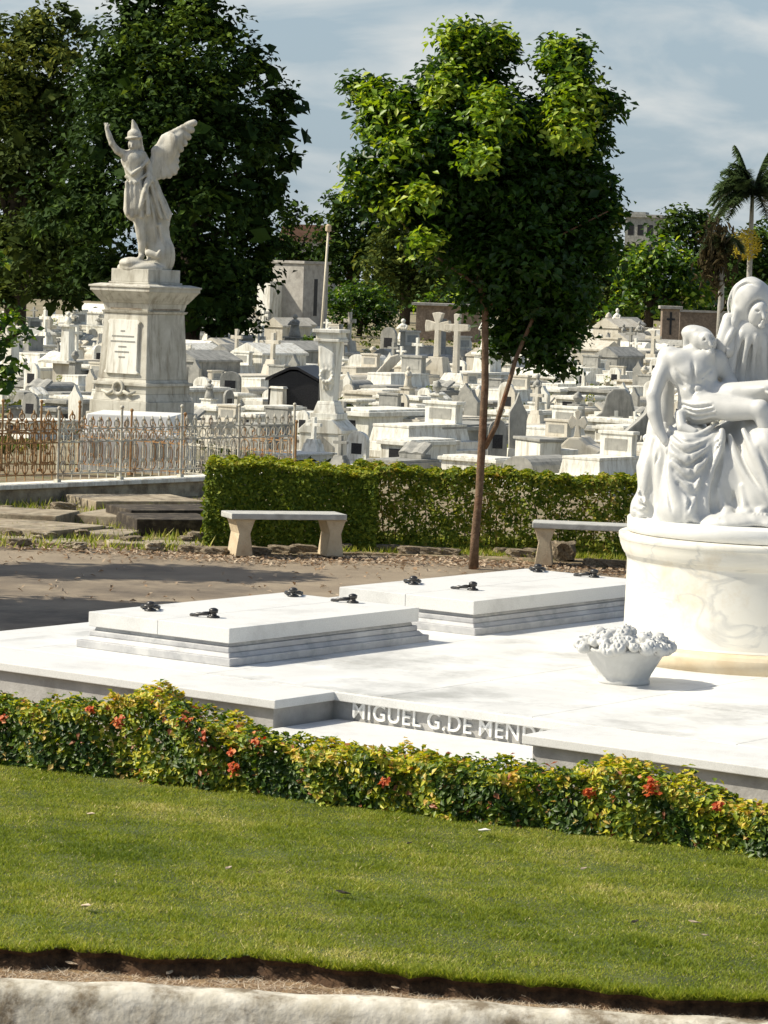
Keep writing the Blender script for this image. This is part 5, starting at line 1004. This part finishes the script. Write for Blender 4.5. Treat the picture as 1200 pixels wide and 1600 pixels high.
# buildings beyond the field
t = custom('chapel', 'tall narrow stone chapel with a dark slit and a bright left wall beyond the tombs', 'chapel', 466, 524, R(-36.2), r=3); m = MB(); m.cbox(2.2, 2.2, 0, 3.9); m.cbox(2.4, 2.4, 3.9, 4.05); m.build('wall', M['concrete'], t, bevel=.02); m = MB(); m.cbox(.9, 1.2, 0, 2.9, -.8, -1.55); m.build('porch', M['g_white'], t, bevel=.02); m = MB(); m.box(1.10, 1.115, -.15, .15, 1.1, 3.1); m.build('slit_window', M['g_black'], t)
t = custom('shed', 'dark shed with a thin flat overhanging roof behind the tall crosses', 'shed', 700, 533, R(-4), r=3); m = MB(); m.cbox(3.4, 2.5, 0, 1.9); m.build('wall', M['brick'], t); m = MB(); m.cbox(3.9, 3.0, 1.9, 2.03); m.build('roof', M['concrete'], t)
def bldg(name, label, cat, px, pyb, Y, w_, d_, h_, mat, rz=0):
    q = atY(px, pyb, Y); t = thing(name, label, cat, (q.x, Y, 0), rz); return t
t = bldg('pillar_gate', '', 'gate pillar', 1046, 520, 150, 0, 0, 0, ''); tag(t, 'square brown masonry gate pillar behind the tombs left of the marble group', 'pillar'); zt_ = atY(1046, 478, 150).z
m = MB(); m.cbox(.85, .85, 0, zt_ - .15); m.build('shaft', M['brick'], t, bevel=.03); m = MB(); m.cbox(1.1, 1.1, zt_ - .15, zt_); m.build('cap', M['concrete'], t, bevel=.02); m = MB(); m.prism([(-.05, 1.0), (.05, 1.0), (.05, 1.7), (.2, 1.7), (.2, 1.8), (.05, 1.8), (.05, 2.1), (-.05, 2.1), (-.05, 1.8), (-.2, 1.8), (-.2, 1.7), (-.05, 1.7)], -.46, -.42); m.build('cross', M['g_black'], t)
q0 = atY(1062, 500, 152); t = thing('cemetery_wall', 'old brown masonry wall running right from the gate pillar behind the marble group', 'wall', (q0.x, 152, 0), R(-3)); zt_ = atY(1062, 484, 152).z; m = MB(); m.box(0, 9, -.2, .2, 0, zt_ - .1); m.build('wall', M['brick'], t); m = MB(); m.box(-.05, 9.1, -.28, .28, zt_ - .1, zt_); m.build('coping', M['concrete'], t)
q0 = atY(484, 420, 300); t = thing('distant_house', 'far house with a red brown roof seen between the trees left of centre', 'house', (q0.x, 300, 0), R(-5)); za = atY(484, 352, 300).z; zb = atY(484, 378, 300).z; m = MB(); m.cbox(5, 6, 0, zb); m.build('wall', M['concrete'], t); m = MB(); m.prism([(-2.8, zb), (2.8, zb), (2.2, za), (-2.4, za)], -3.2, 3.2); m.build('roof', M['roofred'], t)
q0 = atY(1008, 420, 420); t = thing('apartment_block', 'distant grey apartment block on the skyline right of the slim tree', 'building', (q0.x, 420, 0), R(-14)); za = atY(1008, 334, 420).z; m = MB(); m.cbox(4.6, 8, 0, za - .6); m.build('wall', M['g_grey'], t); m = MB(); m.cbox(5.4, 8.6, za - .6, za - .2); m.cbox(2, 3, za - .2, za + .2, -1.0); m.build('roof', M['g_grey'], t)
for k in range(3):
    m = MB(); m.box(-1.9 + k * 1.3, -1.1 + k * 1.3, -4.03, -3.98, za - 3.0, za - 1.6); m.build('window', M['g_black'], t)
for k in range(3):
    m = MB(); m.box(-1.9 + k * 1.3, -1.1 + k * 1.3, -4.03, -3.98, za - 5.6, za - 4.2); m.build('window', M['g_black'], t)
# the mass of graves: a plot grid, turned like the nearby platform
marks = [(-400, 'far left'), (60, 'left of the slender column'), (150, 'between the slender column and the angel pedestal'), (300, 'just right of the angel pedestal'), (385, 'midway from the angel to the leaning pole'), (455, 'just left of the leaning pole'), (540, 'right of the draped pillar'), (600, 'halfway from pillar to tall crosses'), (665, 'left of the tall crosses'), (725, 'beside the tall crosses'), (790, 'just right of the slim tree'), (850, 'under the crown edge of the slim tree'), (915, 'left of the wide gothic stone'), (975, 'near the wide gothic stone'), (1040, 'left of the marble group'), (1200, 'behind the marble group')]
rows = [(53, 'first row behind the hedge'), (64, 'second row back'), (78, 'third row back'), (96, 'middle rows'), (125, 'upper middle rows'), (165, 'far rows'), (400, 'farthest rows by the trees')]
cells = {}; cand = []
for i in range(-60, 60):
    for j in range(-60, 120):
        u = i * 1.22 + random.uniform(-.15, .15); v = j * 2.05 + random.uniform(-.2, .2); P_ = RM @ Vector((u, v, 0)) + Vector((0, 90, 0))
        if 47 < P_.y < 178 and abs(P_.x) < P_.y * .133 + .6: cand.append((P_.x, P_.y))
random.shuffle(cand); made = 0; count = {}
kinds_near = ['box_tomb'] * 6 + ['stepped_tomb'] * 3 + ['cross_tomb'] * 1 + ['arched_headstone'] * 2 + ['pointed_headstone'] * 2 + ['book_tomb'] * 2 + ['round_top_tomb'] * 2 + ['flower_vase'] * 3 + ['statue_tomb', 'pillar_urn']
kinds_far = ['cross_tomb'] * 4 + ['statue_tomb'] * 2 + ['tall_cross'] * 2 + ['pillar_urn'] * 2 + ['box_tomb'] * 5 + ['round_top_tomb'] * 3 + ['book_tomb'] * 2 + ['vault'] * 3 + ['stepped_tomb'] * 3 + ['arched_headstone'] * 2
SIZEW = ['', 'small ', 'larger ', 'broad ', 'tallish ']
for (x, y) in cand:
    # leave the road, the monument's enclosure and the named tombs free
    if y < 56 and x < -.034 * y - .2: continue
    pxx = 600 + x / y * F - 8
    if (y > 116 and 628 < pxx < 768) or (y > 125 and 500 < pxx < 628): continue
    if any((x - a) ** 2 + (y - b) ** 2 < (r + .45) ** 2 for a, b, r in OCC): continue
    keep = 1.0 if y < 85 else (.62 if y < 110 else (.36 if y < 150 else .24))
    if random.random() > keep: continue
    k = random.choice(kinds_near if y < 95 else (kinds_far if random.random() < .75 else kinds_near)); tn = random.choices(['white', 'cream', 'grey', 'mixed', 'darkpanel'], [5, 4.5, 3.5, 3, 3])[0]
    s = random.uniform(.68, 1.0) * (.70 if y < 80 else (.84 if y < 110 else 1.12)); s3 = (s * random.uniform(.85, 1.1), s * random.uniform(.85, 1.05), s * random.uniform(.8, 1.2) * ((.72 if y > 100 else .85) if k in ('tall_cross', 'statue_tomb', 'pillar_urn', 'cross_tomb') else 1))
    px = 600 + x / y * F * 1.0 - 8; mk = [l for p_, l in marks if p_ <= px][-1:] or ['far left']; rw = [l for p_, l in rows if y < p_][0]
    sw = 'tall ' if s3[2] > 1.18 else ('low ' if s3[2] < .72 else ('broad ' if s3[0] > 1.08 else ('narrow ' if s3[0] < .72 else '')))
    cells.setdefault((sw, tn, k, mk[0], rw), []).append((x, y, s3))
def short(k): return {'box_tomb': 'flat lidded box tomb', 'cross_tomb': 'tomb with small cross', 'arched_headstone': 'arched headstone', 'pointed_headstone': 'pointed headstone', 'pillar_urn': 'pillar with urn', 'statue_tomb': 'tomb with statue', 'book_tomb': 'tomb with stone book', 'vault': 'gabled vault', 'stepped_tomb': 'stepped tomb', 'round_top_tomb': 'round topped tomb', 'tall_cross': 'tall cross', 'flower_vase': 'flower vase'}[k]
for key, L_ in cells.items():
    sw, tn, k, mk, rw = key; lab = f'{sw}{TW[tn]} {short(k)}, {rw}, {mk}'
    if len(lab.split()) > 16: lab = f'{sw}{TW[tn]} {short(k)}, {rw.replace("the ", "")}, {mk.replace("the ", "")}'
    lab = ' '.join(lab.split()[:16])
    for (x, y, s3) in L_:
        grave(k, tn, x, y, AA + random.uniform(-.05, .05) + random.choice([0, 0, 0, math.pi / 2]), s3, lab, {'box_tomb': 'flat lidded box tombs', 'cross_tomb': 'tombs with a small cross', 'arched_headstone': 'arched headstones', 'pointed_headstone': 'pointed headstones', 'pillar_urn': 'pillars with urns', 'statue_tomb': 'tombs with statues', 'book_tomb': 'tombs with stone books', 'vault': 'gabled vaults', 'stepped_tomb': 'stepped tombs', 'round_top_tomb': 'round topped tombs', 'tall_cross': 'tall crosses', 'flower_vase': 'stone flower vases'}[k] + ' of the crowded field')
        made += 1; count[k] = count.get(k, 0) + 1
print('graves', made, count)
p = at(865, 572); t = MB(); t.m = Matrix.Identity(4); t.ball((0, 0, .5), .24, 8, 1, .5, 1.1); t.ball((.1, 0, .3), .2, 8, 1, .5, .9); o = t.build('blue_bundle', M['blue'], smooth=True); o.location = p + Vector((0, 0, .4)); tag(o, 'small bright blue cloth bundle among the tombs under the tree', 'cloth')
# low scrub between the graves
n = 30000; yy = 50 + 150 * RS.rand(n) ** 1.4; xx = (RS.rand(n) - .5) * .28 * yy; k = patch(xx, yy, .35, 2) * patch(xx, yy, 1.1, .4) > .3; xx = xx[k]; yy = yy[k]
o = leaves('weeds_between_graves', M['l_olive'], np.stack([xx, yy, .05 + .12 * RS.rand(len(xx))], 1), .16 + .12 * RS.rand(len(xx)), RS.rand(len(xx)), up=.5); tag(o, kind='stuff')
#@@P5
# ------------------------------------------------------------------ trees
TY = 33.8
def V3(px, py, Y): return tuple(atY(px, py, Y))
def blob(px, py, r, Y, dy=0.0, s=1.0, flat=1.0):
    q = atY(px, py, Y + dy); k = (Y + dy) / F; return (q.x, q.y, q.z, r * k * s, r * k * s, r * k * s * flat)
tb = at(740, 886, .035); TY = tb.y
trunk = [((tb.x, tb.y, .0), .056), (V3(742, 840, TY), .046), (V3(748, 780, TY), .042), (V3(753, 695, TY), .044), (V3(758, 600, TY), .040), (V3(758, 490, TY), .036), (V3(750, 440, TY), .034), (V3(743, 340, TY), .03), (V3(748, 220, TY), .022), (V3(740, 110, TY), .012)]
limbs = [[(V3(757, 700, TY), .034), (V3(775, 665, TY - .05), .03), (V3(795, 600, TY - .1), .026), (V3(806, 560, TY), .024), (V3(840, 480, TY), .02), (V3(880, 360, TY), .018), (V3(895, 220, TY), .014), (V3(890, 110, TY), .007)],
         [(V3(744, 350, TY), .022), (V3(680, 260, TY - .2), .016), (V3(600, 190, TY - .3), .008)], [(V3(746, 300, TY), .02), (V3(820, 240, TY + .3), .014), (V3(900, 190, TY + .2), .007)],
         [(V3(752, 450, TY), .02), (V3(680, 400, TY - .2), .014), (V3(600, 320, TY - .2), .007)], [(V3(748, 420, TY), .02), (V3(850, 380, TY - .2), .014), (V3(950, 330, TY - .2), .007)], [(V3(756, 470, TY), .018), (V3(840, 500, TY + .3), .012), (V3(900, 540, TY + .2), .006)]]
cb = [(725, 65, 48, 0), (770, 72, 42, .1), (698, 120, 52, -.2), (745, 130, 60, .2), (575, 140, 36, 0), (590, 190, 48, -.1), (640, 165, 50, .1), (640, 240, 75, -.3), (575, 285, 44, -.2), (562, 300, 26, 0), (610, 320, 50, 0),
      (885, 82, 40, 0), (915, 70, 22, .1), (900, 130, 50, -.2), (945, 160, 34, .1), (890, 190, 62, -.1), (935, 215, 38, .2), (830, 180, 46, .1), (800, 215, 66, -.2), (765, 195, 66, -.5), (700, 215, 70, -.4), (720, 290, 90, -.2), (820, 290, 95, -.1), (900, 275, 66, 0), (940, 300, 44, .2), (960, 340, 28, 0),
      (660, 350, 52, 0), (655, 385, 24, -.5), (735, 380, 85, .1), (830, 390, 100, -.1), (915, 370, 66, .1), (945, 400, 34, .2), (780, 450, 76, .2), (860, 460, 82, .1), (910, 455, 40, .2), (820, 515, 60, .3), (880, 520, 50, .3), (850, 560, 34, .3), (885, 575, 22, .3), (790, 545, 28, .3), (870, 300, 100, .8), (740, 300, 110, .9), (820, 420, 100, 1.0), (640, 260, 60, .8),
      (540, 128, 20, 0), (555, 250, 26, -.2), (880, 60, 18, 0), (965, 150, 22, 0), (975, 330, 14, 0)]
fit = lambda x, y: (757 + (x - 757) * .925, 575 + (y - 575) * .965)
cbl = [blob(*fit(x, y), r * .92, TY, d) for x, y, r, d in cb]
tree('street_tree', 'slim young tree with a full green crown standing between hedge, bench and platform', 'tree', (tb.x, tb.y, 0), trunk, limbs, cbl, M['l_mid'], M['bark'], 52, 13, .085, .094, shell=.3, tone=(.62, 0), sunlit_clumps=[blob(*fit(x, y), r * .9, TY, d) for x, y, r, d in [(715, 60, 42, -.1), (772, 62, 34, 0), (590, 180, 40, -.3), (625, 225, 40, -.5), (768, 165, 40, -.7), (905, 140, 42, -.4), (895, 195, 44, -.5), (560, 285, 34, -.2), (575, 140, 28, -.2), (662, 378, 22, -.8), (885, 78, 34, -.2), (695, 130, 40, -.4), (780, 190, 30, -.8), (650, 300, 26, -.8), (940, 165, 26, 0), (600, 320, 22, -.4), (745, 240, 26, -1.0), (960, 330, 14, 0)]])  # sunlit clumps painted lighter, rest of the crown toned darker for shade
# the big dark trees at left
def big(name, label, base_px, Y, tr, bl, mat, dens=2.0, per=9, spread=.26, size=.28, bark='darkbark', group=None, limbs=None, up=.5, shell=.55, tone=(1, 0), sunlit_clumps=None, cm_=1.8):
    bx = atY(base_px, 540, Y).x; bb = (bx, Y, 0); ztop = tr
    tk = [((bx, Y, -.2), .5), ((bx + .1, Y, ztop * .3), .40), ((bx - .1, Y, ztop * .65), .28), ((bx, Y, ztop), .12)]
    tk = [(p, r * min(1, ztop / 7)) for p, r in tk]
    B = [blob(x, y, r, Y, d) for x, y, r, d in bl]
    if limbs is None:
        limbs = []
        for b in B[::max(1, len(B) // 7)]: limbs.append([((bx, Y, ztop * .45), .16 * min(1, ztop / 7)), ((bx * .5 + b[0] * .5, (Y + b[1]) / 2, (ztop * .5 + b[2]) / 2), .11 * min(1, ztop / 7)), ((b[0], b[1], b[2]), .04)])
    return tree(name, label, 'tree', bb, tk, limbs, B, mat, M[bark], dens, per, spread, size, group=group, up=up, shell=shell, tone=tone, coremul=cm_, sunlit_clumps=[blob(x, y, r, Y, d) for x, y, r, d in sunlit_clumps] if sunlit_clumps else None)
big('spreading_tree', 'huge dark spreading evergreen tree behind the angel monument', 290, 112, 9.5,
    [(230, 40, 70, 0), (300, 30, 60, 0), (345, 60, 46, 0), (390, 110, 46, 0), (425, 160, 36, 0), (448, 160, 22, 0), (420, 215, 40, 0), (440, 205, 18, 0), (410, 265, 42, 0), (440, 255, 20, 0), (400, 320, 50, 0), (425, 300, 20, 0), (395, 370, 50, 0), (420, 390, 30, 0), (390, 430, 46, 0), (365, 480, 50, 0), (340, 515, 34, 0), (380, 510, 30, 0), (300, 480, 60, 0),
     (190, 80, 60, 0), (170, 140, 66, 0), (250, 130, 90, -2), (330, 150, 80, -2), (370, 230, 70, -2), (280, 230, 90, -3), (190, 230, 90, -2), (330, 320, 80, -3), (220, 330, 100, -3), (130, 330, 90, -2), (330, 410, 70, -2), (240, 430, 60, -2), (180, 440, 50, -2), (140, 430, 50, 0), (270, 470, 50, -2), (320, 470, 60, -2), (270, 300, 110, 3), (300, 180, 110, 3), (200, 180, 110, 3), (320, 430, 70, 3), (410, 430, 24, 0), (300, -20, 60, 0), (230, -20, 50, 0)], M['l_dark'], dens=2.2, cm_=3.2, tone=(.8, 0), sunlit_clumps=[(350, 70, 30, -1), (300, 40, 34, -2), (250, 130, 36, -3), (290, 110, 24, -3), (390, 115, 22, -1), (330, 150, 24, -3), (210, 60, 30, -2), (420, 170, 20, 0), (280, 60, 30, -2)])
big('spreading_tree', 'big dark tree with yellowish upper leaves at the left edge', 20, 122, 8.5,
    [(60, 50, 44, 0), (100, 30, 26, 0), (30, 80, 50, 0), (-20, 90, 60, 0), (90, 90, 46, 0), (130, 60, 26, 0), (30, 150, 60, 0), (100, 160, 60, 0), (-30, 180, 70, 0), (40, 240, 70, -1), (110, 240, 60, 0), (-20, 290, 70, 0), (60, 330, 66, 0), (110, 350, 56, 0), (0, 390, 66, 0), (70, 420, 46, 0), (20, 440, 44, 0), (-40, 400, 60, 0), (130, 430, 40, 0), (10, 470, 34, -2), (60, 462, 30, -2), (110, 470, 26, -2), (40, 400, 70, -3), (50, 300, 110, 3), (40, 180, 100, 3), (120, 375, 50, -2), (88, 390, 50, -2), (150, 385, 46, -1)], M['l_olive'], dens=2.0, cm_=3.2, tone=(.75, 0), sunlit_clumps=[(20, 110, 40, -2), (60, 60, 36, -1), (10, 160, 30, -2), (95, 95, 26, -2), (5, 90, 30, -2)])
# smaller green tree reaching in at the left edge
big('small_tree', 'small bright green tree leaning in at the left edge above the fence', -45, 62, 2.6,
    [(10, 505, 24, 0), (30, 520, 16, 0), (-20, 520, 40, 0), (8, 545, 26, 0), (15, 580, 20, 0), (-25, 570, 44, 0), (5, 600, 18, 0), (-60, 540, 50, 0), (-5, 410, 10, 0)], M['l_mid'], dens=2.0, per=9, spread=.12, size=.16)
# trees along the far side
far = [
 ('far tree with rounded crown behind the leaning pole', 545, 235, 6, [(530, 330, 30, 0), (555, 350, 40, 0), (520, 390, 44, 0), (560, 410, 46, 0), (525, 440, 40, 0), (570, 320, 22, 0), (590, 380, 40, 0)], 'l_dark'),
 ('far dark tree between the chapel and the big spreading tree', 440, 240, 5, [(460, 400, 26, 0), (440, 390, 26, 0), (485, 410, 24, 0), (450, 350, 22, 0), (430, 420, 30, 0), (460, 335, 16, 0), (490, 345, 10, 0), (505, 400, 20, 0)], 'l_dark'),
 ('olive green far tree left of the slim tree trunk', 630, 225, 6, [(620, 370, 40, 0), (600, 410, 44, 0), (650, 400, 44, 0), (620, 450, 44, 0), (680, 430, 40, 0), (660, 460, 40, 0), (640, 330, 26, 0), (690, 380, 40, 0)], 'l_olive'),
 ('broad far tree directly behind the slim tree crown', 760, 230, 7, [(740, 380, 50, 0), (800, 400, 56, 0), (850, 420, 56, 0), (740, 440, 50, 0), (790, 470, 44, 0), (860, 480, 46, 0), (720, 350, 40, 0), (820, 350, 50, 0), (880, 380, 50, 0)], 'l_dark'),
 ('far green tree right of the slim tree with pale green leaves', 940, 215, 5.5, [(930, 400, 40, 0), (960, 410, 36, 0), (950, 450, 40, 0), (910, 450, 40, 0), (980, 470, 34, 0), (930, 490, 34, 0), (890, 500, 26, 0), (900, 520, 20, 0)], 'l_olive'),
 ('far dark green tree below the apartment block', 1010, 205, 5.5, [(1000, 420, 34, 0), (1030, 400, 34, 0), (1030, 440, 40, 0), (1070, 430, 36, 0), (1000, 470, 36, 0), (1060, 470, 34, 0), (980, 430, 34, 1), (1090, 460, 36, 1), (960, 490, 30, 1), (1040, 490, 30, 0)], 'l_mid'),
 ('tallest far tree at right below the palm', 1065, 245, 6.5, [(1060, 350, 26, 0), (1085, 345, 22, 0), (1040, 370, 26, 0), (1080, 380, 32, 0), (1110, 400, 34, 0), (1110, 360, 24, 0), (1090, 430, 34, 0), (1140, 440, 34, 0)], 'l_dark'),
 ('far tree at the right edge behind the veiled woman', 1180, 240, 6, [(1170, 400, 40, 0), (1210, 380, 40, 0), (1160, 440, 40, 0), (1210, 440, 50, 0), (1250, 410, 50, 0)], 'l_dark')]
for lab, bp, Y, h_, bl, mt in far:
    big('far_tree', lab, bp, Y, h_, bl, M[mt], dens=1.1, per=9, spread=.40, size=.48, group='trees along the far side of the cemetery')
big('round_shrub', 'clipped round dark green tree right of the leaning pole behind the tombs', 560, 172, 2.5, [(520, 478, 28, 0), (550, 470, 32, 0), (585, 478, 32, 0), (605, 495, 26, 0), (560, 500, 36, 0), (525, 502, 26, 0), (590, 508, 28, 0)], M['l_mid'], dens=3.0, tone=(.8, .05), per=9, spread=.16, size=.24)
big('small_shrub', 'small green shrub left of the dark shed behind the tombs', 670, 182, 2.2, [(665, 470, 18, 0), (690, 462, 20, 0), (715, 465, 16, 0), (655, 480, 10, 0), (690, 478, 20, 0)], M['l_mid'], dens=.9, per=8, spread=.18, size=.26)
big('small_shrub', 'light green shrub among far tombs below the slim tree crown', 890, 130, 1.2, [(880, 540, 20, 0), (900, 530, 18, 0), (870, 560, 16, 0), (905, 552, 14, 0)], M['l_olive'], dens=1.6, per=8, spread=.12, size=.18)
big('small_shrub', 'little green bush beside the white vault left of the leaning pole', 480, 118, .7, [(478, 535, 9, 0), (490, 532, 8, 0)], M['l_mid'], dens=2.5, per=8, spread=.08, size=.14)
# distant wood closing the horizon: a mass no one could count
n = 30000; X = RS.uniform(-75, 75, n); ht = 5.0 + 2.4 * np.sin(X * .21) + 1.6 * np.sin(X * .53 + 1) + .8 * np.sin(X * 1.3); Z = RS.rand(n) * np.maximum(ht, 1.5) * .9 ; Yw = 330 + RS.normal(size=n) * 5 + np.where(Z > ht * .7, 4, 0)
o = leaves('distant_wood', M['l_dark'], np.stack([X, Yw, Z], 1), .9 + .5 * RS.rand(n), RS.rand(n) * .8, nrm=np.tile([-.2, -.6, .6], (n, 1)), up=.2); tag(o, kind='stuff')
# tree outside the frame at left whose shade falls on the road
for i, (x, y, h_, lab) in enumerate(((-8.3, 27.7, 4.2, 'leafy tree standing left of the platform, its shade on the road'), (-8.6, 31.6, 5.0, 'leafy tree by the road left of the benches, its shade on the asphalt'))):
    B = [(x + dx, y + dy, h_ + dz, r, r, r * .7) for dx, dy, dz, r in ([(-.3, 0, -.6, 1.3), (.9, .3, -.2, 1.1), (-1.2, -.3, .2, 1.2), (.3, -.7, .5, 1.1), (1.6, -.2, -.5, 1.0), (1.9, .5, -.3, .8), (-2.2, 0, 0, 1.2), (1.4, -.8, -.8, .8)] if i == 0 else [(0, 0, 0, .8), (1.4, .2, -.3, .8), (-1.2, -.3, -.2, .9), (.4, .5, .7, .7), (2.6, .1, -.9, .55), (3.7, .3, -1.5, .45)])]
    tree('roadside_tree', lab, 'tree', (x, y, 0), [((x, y, -.1), .14), ((x + .1, y, h_ * .5), .10), ((x, y, h_), .04)], [[((x, y, h_ * .5), .06), ((b[0], b[1], b[2]), .02)] for b in B], B, M['l_mid'], M['bark'], 18, 9, .10, .18)
# ------------------------------------------------------------------ palms at right
PY_ = 160.0
def palm(px, crown_py, base_z, label, fr, dead, flower, r_tr, Y=PY_):
    top = atY(px, crown_py, Y); t = thing('palm_tree', label, 'palm', (top.x, Y, 0)); sc = Y / F
    m = MB(); m.tube([(0, 0, -.2), (.02, 0, top.z * .4), (0, 0, top.z * .75), (0, 0, top.z)], [r_tr * 1.2, r_tr * 1.1, r_tr, r_tr * .7], 12); m.build('trunk', M['palebark'], t, smooth=True)
    for i, (a, el, L_, dr) in enumerate(fr):
        dv = Vector((math.cos(a), math.sin(a), 0)); pts = []; n_ = 14
        for k in range(n_ + 1):
            s = k / n_; pts.append(Vector((0, 0, top.z)) + dv * (L_ * s * math.cos(el) * (1 - .15 * s)) + Vector((0, 0, L_ * (math.sin(el) * s - dr * s * s))))
        P = []; Dn = []; 
        m = MB(); m.tube(pts, [.045 * (1 - .8 * k / n_) + .006 for k in range(n_ + 1)], 5); rc = m.build('frond', M['l_palm'], t)
        vs = []; fs = []; side = dv.cross(Vector((0, 0, 1)))
        for k in range(1, n_ * 9):
            s = k / (n_ * 9); j = min(n_ - 1, int(s * n_)); p = pts[j].lerp(pts[j + 1], s * n_ - j); ll = .85 * math.sin(math.pi * (.12 + .83 * s)) ** .6
            for sg in (-1, 1):
                tip = p + side * sg * ll * .75 + dv * ll * .35 + Vector((0, 0, random.uniform(-.55, .25) * ll)); b0 = p + dv * .07; b1 = p - dv * .07; q = len(vs); vs += [tuple(b0), tuple(b1), tuple(tip)]; fs.append((q, q + 1, q + 2))
        me = bpy.data.meshes.new('leaflets'); me.from_pydata(vs, [], fs); me.attributes.new('rnd', 'FLOAT', 'POINT').data.foreach_set('value', RS.rand(len(vs)).astype(np.float32)); o = link('leaflets', me, M['l_palm'], rc)
    if dead:
        P = RS.normal(size=(420, 3)) * np.array([.42, .4, .75]) + np.array([-.35, 0, top.z - .8]); leaves('dead_fronds', M['l_dead'], P, .6, RS.rand(420), t, up=0, aspect=.25, droop=2.5)
    if flower:
        dx, dz, r = flower; P = unit(900) * RS.rand(900, 1) ** .4 * np.array([r, r, r * .95]) + np.array([dx, -.4, dz]); leaves('flower_spray', M['l_yellow'], P, .19, RS.rand(900), t, up=.1, aspect=.35)
    return t
fz = atY(1166, 382, PY_).z
palm(1176, 300, 0, 'royal palm with arching green fronds and a yellow flower cluster at the right edge', [(math.pi + .1, 1.25, 3.9, .35), (math.pi * 1.1, .85, 3.3, .75), (math.pi * .85, .45, 2.9, .7), (math.pi * 1.2, .15, 2.4, .7), (math.pi * 1.05, .3, 2.8, .9), (math.pi * .95, 1.0, 3.6, .6), (-.5, .9, 2.6, .6), (.3, .5, 2.4, .8), (1.6, .9, 2.6, .6), (-1.4, .6, 2.3, .8), (.0, 1.3, 3.4, .35), (math.pi * 1.02, .6, 3.3, .8), (math.pi * .9, .8, 3.4, .7), (math.pi * 1.15, 1.1, 3.5, .5), (-1.7, .4, 2.6, .8), (math.pi + .2, -.1, 2.2, .6), (-.2, -.05, 2.4, .7), (-1.2, -.1, 2.0, .6), (-2.4, -.1, 2.2, .6), (math.pi - .5, .1, 2.4, .8), (-2.0, .8, 3.0, .7), (2.6, .95, 2.6, .6), (-2.2, 1.1, 2.7, .5), (math.pi - .3, 1.0, 3.0, .5), (math.pi + .35, 1.05, 2.8, .5), (math.pi, .55, 2.9, .7), (-.3, 1.1, 3.0, .45), (-.1, .7, 2.8, .7), (math.pi + .6, .8, 2.8, .6)], False, (atY(1166, 382, PY_).x - atY(1176, 382, PY_).x, fz, .9), .13)
palm(1130, 372, 0, 'second palm with pale straight trunk and dry brown skirt left of the veiled head', [(math.pi, .3, 1.3, .9), (.3, .4, 1.3, .9), (2, .7, 1.3, .7), (-1.5, .3, 1.2, .9)], True, None, .14, 150.0)
